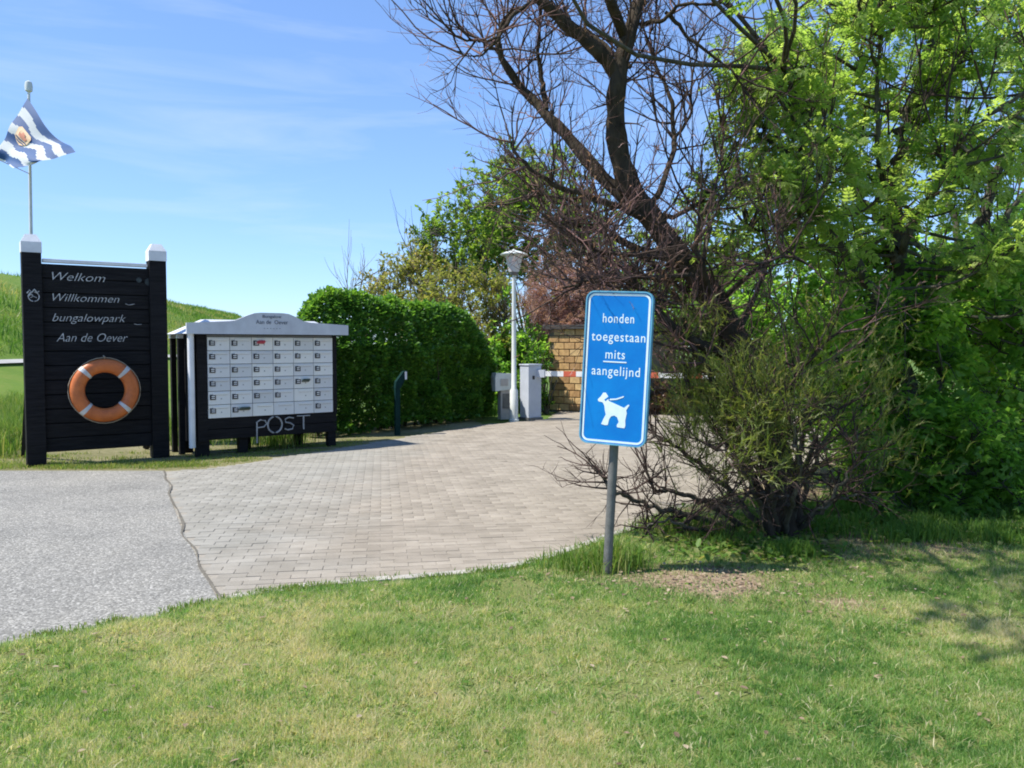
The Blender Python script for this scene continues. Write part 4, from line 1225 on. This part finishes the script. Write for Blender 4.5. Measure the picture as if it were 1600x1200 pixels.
# low twiggy shrub at the foot of the leaning tree
rg = np.random.default_rng(5)
tb = ground(1185, 832)
sb = thing('twiggy_shrub', 'low tangled shrub of bare twigs with sparse green sprigs right of the dog sign', 'shrub', tb)
tubes, tw, tips = [], [], []
low_limbs = [
    ([(1190, 840, 0), (1120, 815, -.1), (1060, 800, -.2), (1000, 785, -.3), (960, 765, -.4), (938, 735, -.4)], .030, .009),
    ([(1180, 838, 0), (1110, 790, -.2), (1060, 770, -.3), (1020, 760, -.3), (1005, 720, -.3)], .026, .008),
    ([(1200, 838, 0), (1150, 780, .1), (1090, 720, .2), (1040, 690, .2), (1010, 660, .3)], .030, .008),
    ([(1210, 838, 0), (1170, 740, -.2), (1110, 660, -.3), (1070, 610, -.3)], .030, .008),
    ([(1220, 838, 0), (1210, 740, -.3), (1190, 660, -.4), (1180, 600, -.4)], .032, .010),
    ([(1230, 838, 0), (1260, 750, -.3), (1290, 690, -.4), (1310, 640, -.4)], .028, .008),
    ([(1225, 842, 0), (1270, 800, -.4), (1310, 780, -.5), (1350, 775, -.5)], .022, .007),
    ([(1170, 838, 0), (1100, 830, -.35), (1050, 815, -.5), (1010, 825, -.5)], .020, .006),
    ([(1200, 840, 0), (1230, 790, -.5), (1200, 770, -.6), (1140, 790, -.6)], .022, .007),
    ([(1205, 840, -.2), (1180, 770, -.6), (1150, 720, -.8), (1120, 700, -.9)], .022, .006),
    ([(1225, 842, -.2), (1240, 780, -.7), (1250, 720, -.9), (1235, 660, -1.0)], .022, .006),
    ([(1215, 842, -.2), (1205, 760, -.7), (1190, 690, -.9), (1200, 630, -1.0)], .022, .006),
    ([(1230, 842, -.1), (1290, 790, -.5), (1330, 730, -.6), (1340, 680, -.6)], .022, .006),
    ([(1215, 838, .1), (1190, 720, .4), (1150, 650, .5), (1130, 600, .5)], .028, .008),
]
d0 = tb[1]
for k, (L, r0, r1) in enumerate(low_limbs):
    P = smooth_line(S(L), 7); n_ = len(P)
    P[2:-1] += rg.normal(0, 0.012, (n_ - 3, 3))
    tubes.append((P, np.linspace(r0, r1, n_), 7))
    Ltot = np.linalg.norm(np.diff(P, axis=0), axis=1).sum()
    for j in range(int(Ltot / 0.065)):
        i = rg.integers(int(n_ * 0.3), n_)
        d = unit(rg.normal(0, 0.9, 3) + unit(P[i] - P[i - 1]) * 0.5 + UP * 0.3)
        grow(P[i], d, rg.uniform(0.15, 0.45), 0.008, 2 if rg.random() < 0.6 else 1, rg, tw, tips, (3, 5), 0.9, 0.07, 0.15)
tubes_obj('stems', tubes, M['bark_grey'], sb, tb)
tubes_obj('twigs', tw, M['twig_brown'], sb, tb, 'stuff')
tp = np.array([t[0] for t in tips]); td = np.array([t[1] for t in tips])
pxs = 800 + tp[:, 0] / tp[:, 1] * 1280
keep = (rg.random(len(tp)) < np.clip((tp[:, 2] - 0.42) * 1.0, 0.02, 0.55) * (vnoise(tp[:, 0], tp[:, 2], 3.3, 72) > 0.4)) & (pxs > 1050)
rep = np.repeat(tp[keep], 5, 0) + rg.normal(0, 0.07, (keep.sum() * 5, 3))
leaf_obj('sprigs', rep, np.repeat(td[keep], 5, 0) + rg.normal(0, 0.4, rep.shape) + UP * 0.4, rg.uniform(0.08, 0.18, len(rep)), T_SPRIG, L_SPRIG, sb, tb, rg, rg.beta(2, 2, len(rep)))

# ================================================================== ASH AND OTHER LEAFY TREES
rg = np.random.default_rng(31)
tb = ground(1420, 790); d0 = tb[1]
holes = [(1362, 335, 24), (1500, 172, 30), (1338, 232, 26), (1300, 80, 28), (1545, 60, 22), (1470, 345, 24), (1290, 300, 22), (1430, 60, 16), (1235, 250, 20), (1560, 330, 18), (1190, 395, 22), (1290, 225, 16), (1375, 150, 18), (1460, 120, 20), (1150, 240, 20)]
stems = [
    (S([(1420, 800, 0), (1416, 700, 0), (1412, 600, 0), (1408, 480, 0), (1403, 370, 0), (1396, 300, .1), (1412, 225, .2), (1430, 140, .3), (1465, 20, .4), (1480, -120, .5)]), .115, .03),
    (S([(1412, 560, 0), (1370, 470, -.2), (1325, 400, -.4), (1275, 340, -.6), (1252, 300, -.7), (1262, 225, -.8), (1250, 170, -.8), (1225, 110, -.9)]), .052, .012),
    (S([(1410, 420, 0), (1419, 367, -.2), (1468, 287, -.5), (1480, 248, -.6), (1520, 205, -.7), (1572, 165, -.8), (1640, 110, -.9)]), .042, .012),
    (S([(1404, 380, 0), (1370, 340, .4), (1340, 295, .6), (1320, 240, .7), (1330, 160, .8), (1350, 60, .9), (1345, -60, 1)]), .038, .012),
    (S([(1404, 330, .1), (1375, 260, -.3), (1370, 180, -.5), (1375, 90, -.6), (1380, -20, -.7)]), .034, .012),
    (S([(1275, 340, -.6), (1240, 356, -.7), (1180, 360, -.8), (1110, 356, -.9)]), .018, .006),
]
cl = scatter_clumps([(1140, 70), (1200, 40), (1260, -40), (1420, -70), (1640, -70), (1660, 420), (1500, 430), (1300, 400), (1120, 430), (1085, 330), (1110, 210), (1150, 160)], 128, (6.3, 8.6), (0.16, 0.3), rg, holes)
cl += scatter_clumps([(1130, 70), (1300, 50), (1330, 330), (1110, 350), (1120, 200)], 11, (6.2, 7.4), (0.13, 0.22), rg, holes)
cl += [(np.array(c), 0.34) for c in ((-0.15, 3.7, 4.7), (0.1, 4.1, 4.8), (-0.25, 3.3, 4.7), (0.15, 4.45, 4.95), (-0.05, 3.9, 4.9))]     # a bough reaching over the lawn
clump_tree('ash_tree', 'tall multi-stemmed ash with bright yellow-green leaves right of the bare tree', 'tree', tb, stems, cl, T_ASH, L_ASH, M['bark_ash'], 0.165, 62, rg, twigs=12, bare=44, twig_mat=M['twig_brown'])

rg = np.random.default_rng(32)
tb = np.array([5.6, 9.6, 0.0]); d0 = 9.6
stems = [
    (S([(1545, 760, 0), (1540, 600, 0), (1530, 450, 0), (1535, 330, 0), (1570, 240, 0), (1600, 120, 0), (1610, -60, 0)]), .10, .03),
    (S([(1535, 500, 0), (1500, 380, .3), (1480, 280, .4), (1500, 120, .5), (1490, -40, .5)]), .05, .015),
    (S([(1532, 420, 0), (1580, 330, -.3), (1640, 250, -.4)]), .05, .015),
    (S([(1540, 470, 0), (1430, 380, .2), (1350, 320, .3), (1290, 260, .3), (1240, 140, .3)]), .04, .012),
]
stems[0][0][0] = tb
cl = scatter_clumps([(1230, 120), (1330, -20), (1680, -60), (1700, 480), (1480, 470), (1250, 420), (1190, 300)], 60, (8.8, 11.0), (0.2, 0.36), rg, holes)
clump_tree('ash_tree', 'rear ash tree with dim green leaves standing at the right picture edge', 'tree', tb, stems, cl, T_ASH, L_ASH, M['bark_ash'], 0.18, 48, rg, twigs=10, bare=30, twig_mat=M['twig_brown'])

# dense shrubs under the trees
def shrub(name, label, bx, by, region, n, dr, rr, tpl, lm, size, per, seed, holes=(), twigs=8, cat='shrub', bark='bark_ash', group=None, bare=0, nst=5, flat=0.5, tm=None, spread=0.5, rise=1.2):
    rgs = np.random.default_rng(seed)
    base = np.array([bx, by, 0.0])
    stems = []
    for k in range(nst):
        a = rgs.uniform(0, 6.28)
        off = np.array([math.cos(a), math.sin(a), 0]) * spread
        stems.append(([base + off * 0.15, base + off * 0.5 + UP * rise * 0.4, base + off * 1.1 + UP * rise * rgs.uniform(0.8, 1.3)], 0.035, 0.012))
    cl = scatter_clumps(region, n, dr, rr, rgs, holes)
    return clump_tree(name, label, cat, base, stems, cl, tpl, lm, M[bark], size, per, rgs, group, twigs, flat, tm, bare, 0.014)

shrub('elder_bush', 'leafy elder bush around the foot of the ash trunk', 3.6, 7.9, [(1310, 420), (1400, 380), (1480, 470), (1490, 640), (1440, 700), (1460, 790), (1340, 810), (1320, 700), (1290, 600)], 66, (6.9, 8.2), (0.18, 0.3), T_ELDER, L_ELDER, 0.15, 60, 41, holes=[(1422, 755, 30)])
shrub('elder_bush', 'dark green elder bush filling the right picture edge', 5.0, 8.3, [(1450, 430), (1560, 380), (1720, 380), (1740, 800), (1600, 810), (1480, 790), (1470, 620)], 100, (7.4, 9.0), (0.2, 0.34), T_ELDER, L_ELDER, 0.16, 60, 42)
shrub('elder_bush', 'low bright green elder sprouting at the lawn edge right of the ash trunk', 4.4, 7.3, [(1330, 640), (1420, 660), (1520, 640), (1610, 680), (1620, 800), (1480, 810), (1340, 800)], 46, (6.8, 7.4), (0.14, 0.24), T_ELDER, L_ELDER, 0.14, 56, 45, holes=[(1422, 755, 26)], rise=0.6)
shrub('elder_bush', 'elder bush behind the leaning bare trunk', 3.1, 9.0, [(1110, 470), (1200, 380), (1330, 400), (1340, 560), (1300, 740), (1230, 680), (1160, 600)], 50, (8.0, 10.0), (0.2, 0.34), T_ELDER, L_ELDER, 0.16, 56, 43)
shrub('elder_bush', 'tall elder bush at the far back of the right thicket', 6.2, 11.8, [(1250, 400), (1420, 340), (1700, 330), (1750, 720), (1300, 700), (1230, 560)], 80, (11.0, 13.0), (0.3, 0.5), T_ELDER, L_ELDER, 0.26, 50, 44)

# thicket across the driveway, behind barrier and blue sign
shrub('background_bush', 'dark green bush behind the barrier arm, seen right of the dog sign', 3.7, 19.6, [(1000, 480), (1080, 430), (1200, 420), (1290, 470), (1290, 640), (1020, 600)], 75, (18.4, 21), (0.35, 0.6), T_SIMPLE, L_ELDER, 0.17, 120, 51, twigs=8)
shrub('background_bush', 'tall green bush rising above the brick shed behind the dog sign', 2.6, 21.5, [(880, 470), (930, 380), (1080, 330), (1200, 350), (1210, 480), (1000, 520)], 62, (21, 23.5), (0.4, 0.7), T_SIMPLE, L_BACK, 0.18, 110, 52, twigs=8, bare=20)
shrub('brown_hedge', 'low russet hedge under the barrier arm right of the dog sign', 3.7, 17.9, [(1010, 598), (1100, 592), (1200, 600), (1200, 645), (1010, 640)], 40, (17.4, 18.2), (0.2, 0.32), T_SIMPLE, L_BROWN, 0.1, 120, 53, cat='hedge', rise=0.5)
shrub('tamarisk_bush', 'pinkish flowering tamarisk above the yellow brick shed', 1.3, 20.6, [(815, 470), (850, 410), (910, 400), (950, 430), (940, 520), (880, 530), (822, 515)], 70, (19.8, 21), (0.25, 0.45), T_SPRIG, L_PINK, 0.24, 190, 54, bare=12, tm=M['twig_red'], flat=0.1)
shrub('background_bush', 'dark green bush between the barrier cabinet and the yellow brick shed', 0.75, 18.2, [(826, 545), (850, 530), (856, 600), (850, 640), (835, 640)], 12, (17.8, 18.4), (0.16, 0.28), T_SIMPLE, L_HEDGE, 0.1, 120, 55, rise=0.7, spread=0.25)

# mixed trees behind the hedge
shrub('background_tree', 'spiky half-leafed tree at the left end of the row behind the hedge', -3.4, 22.0, [(580, 450), (605, 415), (650, 370), (700, 400), (720, 480), (700, 540), (590, 520)], 80, (21, 23), (0.3, 0.5), T_SIMPLE, L_OLIVE, 0.12, 90, 61, cat='tree', bare=90, tm=M['twig_pale'], rise=2.4, spread=0.9, nst=9, twigs=10)
shrub('background_tree', 'light green tree with bare top shoots left of the lamp lantern', -1.8, 23.5, [(645, 380), (690, 310), (760, 260), (800, 300), (810, 420), (760, 460), (680, 450)], 85, (22.5, 25), (0.35, 0.6), T_SIMPLE, L_BACK, 0.16, 110, 62, cat='tree', bare=80, tm=M['twig_brown'], rise=3.6, spread=1.0, nst=8)
shrub('background_tree', 'tall green tree behind the lamp lantern and bare crown', 0.9, 24.5, [(755, 300), (780, 230), (840, 220), (920, 260), (960, 350), (900, 430), (790, 440)], 95, (24, 26.5), (0.4, 0.7), T_SIMPLE, L_BACK, 0.18, 130, 63, cat='tree', bare=30, tm=M['twig_brown'], rise=4.2, spread=1.2, nst=7)
shrub('background_tree', 'olive brown bushy tree directly above the right half of the hedge', -1.2, 19.8, [(620, 480), (660, 430), (740, 400), (790, 430), (800, 600), (760, 600), (640, 560)], 110, (19, 20.6), (0.3, 0.5), T_SIMPLE, L_OLIVE, 0.11, 110, 64, cat='tree', bare=70, tm=M['twig_pale'], rise=1.9, spread=1.0, nst=9, twigs=10)
shrub('background_bush', 'dim green bush behind the lamp post and access pillar', 0.2, 19.0, [(740, 520), (790, 470), (838, 490), (842, 600), (835, 640), (770, 650), (745, 600)], 60, (18.2, 19.6), (0.25, 0.45), T_SIMPLE, L_ELDER, 0.13, 120, 65, rise=1.0)

# ================================================================== CLIPPED HEDGE
rg = np.random.default_rng(71)
hd = thing('hedge', 'dense clipped evergreen hedge between the mailboxes and the lamp post', 'hedge', (HEDGE_A[0], HEDGE_A[1], 0))
hv = HEDGE_B - HEDGE_A; HL = float(np.linalg.norm(hv)); hv /= HL
hn = np.array([hv[1], -hv[0]])                     # front normal
N = 62000
face = rg.random(N)
u = rg.random(N) * HL
hgt = 2.40 + 0.16 * (vnoise(u, u * 0, 0.9, 17) - 0.5) - 0.05 * u - 0.55 * np.clip((u - HL + 1.1) / 1.1, 0, 1) ** 2.2 - 0.15 * np.clip((0.7 - u) / 0.7, 0, 1) ** 2
th = 1.1
# superellipse cross-section: walk round front, top and back
ang = rg.uniform(-0.1, math.pi * 0.95, N)
cx, cz = np.cos(ang), np.sin(ang)
pw = 0.75
ox = np.sign(cx) * np.abs(cx) ** pw; oz = np.sign(cz) * np.abs(cz) ** pw
lowf = rg.random(N) < 0.42
front = rg.random(N)
oz = np.where(lowf, rg.random(N) * 0.62, oz); ox = np.where(lowf, np.where(front < 0.8, 1, -1), ox)
endu = np.minimum(u / 0.5, (HL - u) / 0.8)
endk = np.clip(endu, 0.0, 1.0) ** 0.4
depth = rg.exponential(0.09, N) - np.where(rg.random(N) < 0.06, rg.uniform(0, 0.14, N), 0)
lump = 0.40 * (vnoise(u, oz * 2 + ox, 1.5, 15) - 0.5) + 0.28 * (vnoise(u, oz * 2 + ox, 4.0, 16) - 0.5)
offx = (th / 2 * ox) * endk * (1 - depth * 0.7) + lump * ox
z = 0.12 + (hgt - 0.12) * np.clip(oz, 0, 1) * (0.75 + 0.25 * endk) * (1 - depth * 0.22) + lump * 0.6
pc2 = HEDGE_A[None] + hv[None] * u[:, None] - hn[None] * (th / 2) + hn[None] * offx[:, None]
pos = np.stack([pc2[:, 0], pc2[:, 1], np.maximum(z, 0.06)], -1)
axis = np.stack([hn[0] * ox + rg.normal(0, .6, N), hn[1] * ox + rg.normal(0, .6, N), 0.35 + rg.normal(0, .5, N)], -1)
leaf_obj('foliage', pos, axis, rg.uniform(0.05, 0.1, N) * np.where(rg.random(N) < 0.04, 1.3, 1), T_ROUND, L_HEDGE, hd, (HEDGE_A[0], HEDGE_A[1], 0), rg, np.clip(rg.beta(2, 2.4, N) + 0.35 * (np.clip(oz, 0, 1) > 0.95), 0, 1), flat=0.25)  # leaves along the top get a lighter tint, painting in the sunlit hedge top
st = []
for k in range(60):
    q = HEDGE_A + hv * rg.uniform(0.2, HL - 0.2) - hn * rg.uniform(0.4, th - 0.3)
    grow(np.array([q[0], q[1], 0]), UP + rg.normal(0, 0.25, 3), rg.uniform(0.9, 1.2), 0.02, 1, rg, st, [], (3, 5), 0.5, 0.05, 0.1)
tubes_obj('stems', st, M['bark_dark'], hd, (HEDGE_A[0], HEDGE_A[1], 0), 'stuff')

# ================================================================== GRASS AND SMALL GROWTH
rg = np.random.default_rng(81)
def blades(name, x, y, z, h, w, tint, m, rng, lean=0.6, seg2=False):
    N = len(x)
    a = rng.uniform(0, 2 * np.pi, N); la = rng.uniform(0, 2 * np.pi, N); ln = np.abs(rng.normal(0, lean, N))
    bx, by = np.cos(a) * w / 2, np.sin(a) * w / 2
    dx, dy = np.cos(la) * ln * h, np.sin(la) * ln * h
    hz = h / np.sqrt(1 + ln ** 2 * 0.5)
    if not seg2:
        V = np.stack([np.stack([x - bx, y - by, z], -1), np.stack([x + bx, y + by, z], -1), np.stack([x + dx, y + dy, z + hz], -1)], 1)
        F = np.arange(N * 3).reshape(-1, 3)
        k = 3
    else:
        mx_, my_, mz_ = x + dx * 0.3, y + dy * 0.3, z + hz * 0.62
        V = np.stack([np.stack([x - bx, y - by, z], -1), np.stack([x + bx, y + by, z], -1), np.stack([mx_ + bx * .8, my_ + by * .8, mz_], -1), np.stack([mx_ - bx * .8, my_ - by * .8, mz_], -1), np.stack([x + dx, y + dy, z + hz * 0.92], -1)], 1)
        o = (np.arange(N) * 5)[:, None]
        F = np.stack([o + np.array([0, 1, 2]), o + np.array([0, 2, 3]), o + np.array([3, 2, 4])], 1).reshape(-1, 3)
        k = 5
    ob = np_mesh(name, V.reshape(-1, 3), F, 3, m, tint=np.repeat(np.clip(tint, 0, 1), k))
    ob['kind'] = 'stuff'
    return ob
# lawn: sampled more finely near the camera
N = 1050000
yy = 2.2 + 6.0 * rg.random(N) ** 1.5
xx = (rg.random(N) * 2 - 1) * (yy * 0.66 + 0.3)
lim = lawn_limit(xx)
ragged = 0.06 * vnoise(xx, yy, 3, 31) + 0.05 * vnoise(xx, yy, 11, 32)
bare = bare_soil(xx, yy)
thin = vnoise(xx, yy, 2.3, 33) * 0.45 + vnoise(xx, yy, 7.5, 34) * 0.25 + vnoise(xx, yy, 23, 39) * 0.3
keep = (yy < lim + 0.05 - ragged) & (rg.random(N) > bare * 0.93) & (rg.random(N) < np.clip((thin - 0.27) * 5, 0.08, 1.0))
xx, yy, bare, thin = xx[keep], yy[keep], bare[keep], thin[keep]
p1 = vnoise(xx, yy, 0.8, 35); p2 = vnoise(xx, yy, 2.7, 36); p3 = vnoise(xx, yy, 9, 37); p4 = vnoise(xx, yy, 28, 38)
dry = 0.40 * p1 + 0.28 * p2 + 0.2 * p3 + 0.12 * p4
tint = np.clip((dry - 0.52) * 1.45 + 0.44 + rg.normal(0, 0.2, len(xx)) + 0.35 * (p4 - 0.5), 0, 1)
straw = rg.random(len(xx)) < np.clip((dry - 0.52) * 1.4 + 0.09, 0.03, 0.5)
tint = np.where(straw, rg.uniform(0.75, 1, len(xx)), tint)
tall = np.exp(-(((xx + 0.72) / 0.22) ** 2 + ((yy - 3.95) / 0.2) ** 2)) 
tint = np.clip(tint - 0.25 * tall, 0, 1)
hh = rg.uniform(0.014, 0.036, len(xx)) * (1 + 0.9 * tall + 0.4 * p3) * np.where(thin < 0.27, 0.6, 1)
blades('grass', xx, yy, lawn_z(xx, yy) - 0.003, hh, rg.uniform(0.003, 0.006, len(xx)) * (0.7 + yy * 0.09), tint, L_GRASS, rg, 1.15)
# coarser single blades, runners and dry stalks in the lawn
N = 34000
yy = 2.2 + 4.6 * rg.random(N) ** 1.3; xx = (rg.random(N) * 2 - 1) * (yy * 0.66 + 0.3)
keep = (yy < lawn_limit(xx) - 0.02) & (rg.random(N) > bare_soil(xx, yy) * 0.6) & (vnoise(xx, yy, 4.0, 44) > 0.35)
xx, yy = xx[keep], yy[keep]
kind = rg.random(len(xx))
blades('coarse_grass', xx, yy, lawn_z(xx, yy) - 0.003, rg.uniform(0.022, 0.048, len(xx)), rg.uniform(0.004, 0.008, len(xx)), np.where(kind < 0.55, rg.uniform(0.0, 0.5, len(xx)), rg.uniform(0.65, 1.0, len(xx))), L_GRASS, rg, 1.3, True)
# longer grass: around the sign post, under the shrubs, along the kerb, behind the boards
tx, ty, tz, thh, tt = [], [], [], [], []
def patch_grass(cx, cy, rx, ry, n, h0, h1, t0=0.2, t1=0.75, z=0.0):
    a = rg.normal(0, 1, (n, 2)) * 0.5
    x, y = cx + a[:, 0] * rx, cy + a[:, 1] * ry
    tx.append(x); ty.append(y); thh.append(rg.uniform(h0, h1, n)); tt.append(rg.uniform(t0, t1, n))
    tz.append(lawn_z(x, y) - 0.004 if z is None else np.full(n, z))
b0 = ground(948, 906)
patch_grass(b0[0] - 0.12, b0[1] + 0.12, 0.26, 0.18, 620, 0.05, 0.15, 0.2, 0.9, None)
patch_grass(b0[0] + 0.1, b0[1] + 0.2, 0.2, 0.18, 420, 0.07, 0.22, 0.2, 0.9, None)
patch_grass(1.35, 6.35, 0.35, 0.25, 1200, 0.06, 0.16, 0.2, 0.9, None)
patch_grass(1.95, 5.65, 0.16, 0.14, 500, 0.06, 0.16, 0.1, 0.6, None)
patch_grass(1.55, 5.95, 0.25, 0.15, 600, 0.05, 0.13, 0.1, 0.6, None)
for x in np.concatenate([rg.uniform(-3.6, 1.6, 120), rg.uniform(-2.2, 0.6, 60)]):     # ragged lawn edge creeping over asphalt and kerb
    patch_grass(x, float(lawn_limit(x)) + rg.normal(-0.02, 0.035), 0.09, 0.05, 34, 0.015, 0.06, 0.2, 0.95, 0.005)
for k in range(90):
    x = rg.uniform(2.0, 6.5); y = rg.uniform(6.0, 7.4) - 0.1 * (x - 3)
    patch_grass(x, y, 0.2, 0.16, 180, 0.04, 0.14, 0.0, 0.6, None)
for k in range(160):     # verge behind the asphalt and around the boards
    px = rg.uniform(-60, 560); py = np.interp(px, [-60, 255, 330, 440, 560], [735, 734, 730, 712, 694]) - rg.exponential(7) - 2
    q = ground(px, py)
    patch_grass(q[0], q[1], 0.3, 0.12, 90, 0.015, 0.06 if px < 300 else 0.03, 0.45, 1.0)
for k in range(260):
    px = rg.uniform(-120, 40); py = rg.uniform(612, 714)
    q = ground(px, py)
    patch_grass(q[0], q[1], 0.35, 0.3, 130, 0.12, 0.5, 0.1, 0.9)
for k in range(110):
    q = np.array([rg.uniform(-9, -2.2), rg.uniform(12, 16)])
    if (q - HEDGE_A) @ hn > -1.2 and q[0] > -3.3: continue
    patch_grass(q[0], q[1], 0.4, 0.4, 110, 0.1, 0.35, 0.1, 0.9)
q = ground(752, 650); patch_grass(q[0], q[1], 0.35, 0.25, 700, 0.15, 0.4, 0.1, 0.5)
tx, ty, tz, thh, tt = map(np.concatenate, (tx, ty, tz, thh, tt))
blades('tall_grass', tx, ty, tz, thh, 0.006 + 0.012 * thh, tt, L_TALL, rg, 0.45, True)
# rough grass on the dike slope
N = 60000
dyy = 12 + 100 * rg.random(N) ** 1.6; off = rg.uniform(0.5, 12.3, N)
ccx = np.interp(dyy - off * 0.15, crest[:, 1], crest[:, 0]); dz = np.interp(off, [p[0] for p in prof], [p[1] for p in prof]) * (1 + 0.11 * np.clip((dyy - 40) / 50, 0, 1))
dt = np.clip(0.5 + 1.5 * (vnoise(off, dyy, 0.5, 51) - 0.5) + 1.0 * (vnoise(off, dyy, 1.7, 52) - 0.5) + rg.normal(0, 0.1, N), 0, 1)
blades('dike_grass', ccx + off, dyy, dz - 0.08, rg.uniform(0.12, 0.5, N) * (0.4 + vnoise(off, dyy, 0.35, 53)), rg.uniform(0.02, 0.06, N) * (0.5 + dyy / 60), dt, L_TALL, rg, 0.7)
# herb leaves in the lawn and shrub bed
N = 2600
x = np.concatenate([rg.uniform(-3.5, 3.5, 700), rg.normal(1.75, 0.35, 900), rg.normal(3.0, 0.9, 1000)]); y = np.concatenate([rg.uniform(2.6, 5.0, 700), rg.normal(5.85, 0.25, 900), rg.normal(6.6, 0.35, 1000)])
ok = y < lawn_limit(x) - 0.1
x, y = x[ok], y[ok]
wild = leaf_obj('clover', np.stack([x, y, lawn_z(x, y) + rg.uniform(0.01, 0.05, len(x))], -1), rg.normal(0, 1, (len(x), 3)) * np.array([1, 1, .4]), np.where(y > 5.2, rg.uniform(0.03, 0.08, len(x)), rg.uniform(0.012, 0.03, len(x))), T_ROUND, L_TALL, None, None, rg, flat=1.5)
# dead leaves and bark chips lying on the lawn
x = rg.uniform(-3.2, 3.2, 330); y = 2.4 + 3.4 * rg.random(330) ** 1.3
x = np.concatenate([x, rg.normal(1.4, 0.5, 420)]); y = np.concatenate([y, rg.normal(5.0, 0.3, 420)])
ok = y < lawn_limit(x) - 0.05; x, y = x[ok], y[ok]
L_LITTER = leaf_mat('leaf_litter', [(0, (0.1, 0.065, 0.04)), (0.5, (0.22, 0.16, 0.10)), (1, (0.36, 0.29, 0.2))], 0.0, 0.8)
ob = leaf_obj('leaf_litter', np.stack([x, y, lawn_z(x, y) + 0.022], -1), rg.normal(0, 1, (len(x), 3)) * np.array([1, 1, .15]), rg.uniform(0.01, 0.04, len(x)), T_ROUND, L_LITTER, None, None, rg, flat=2)
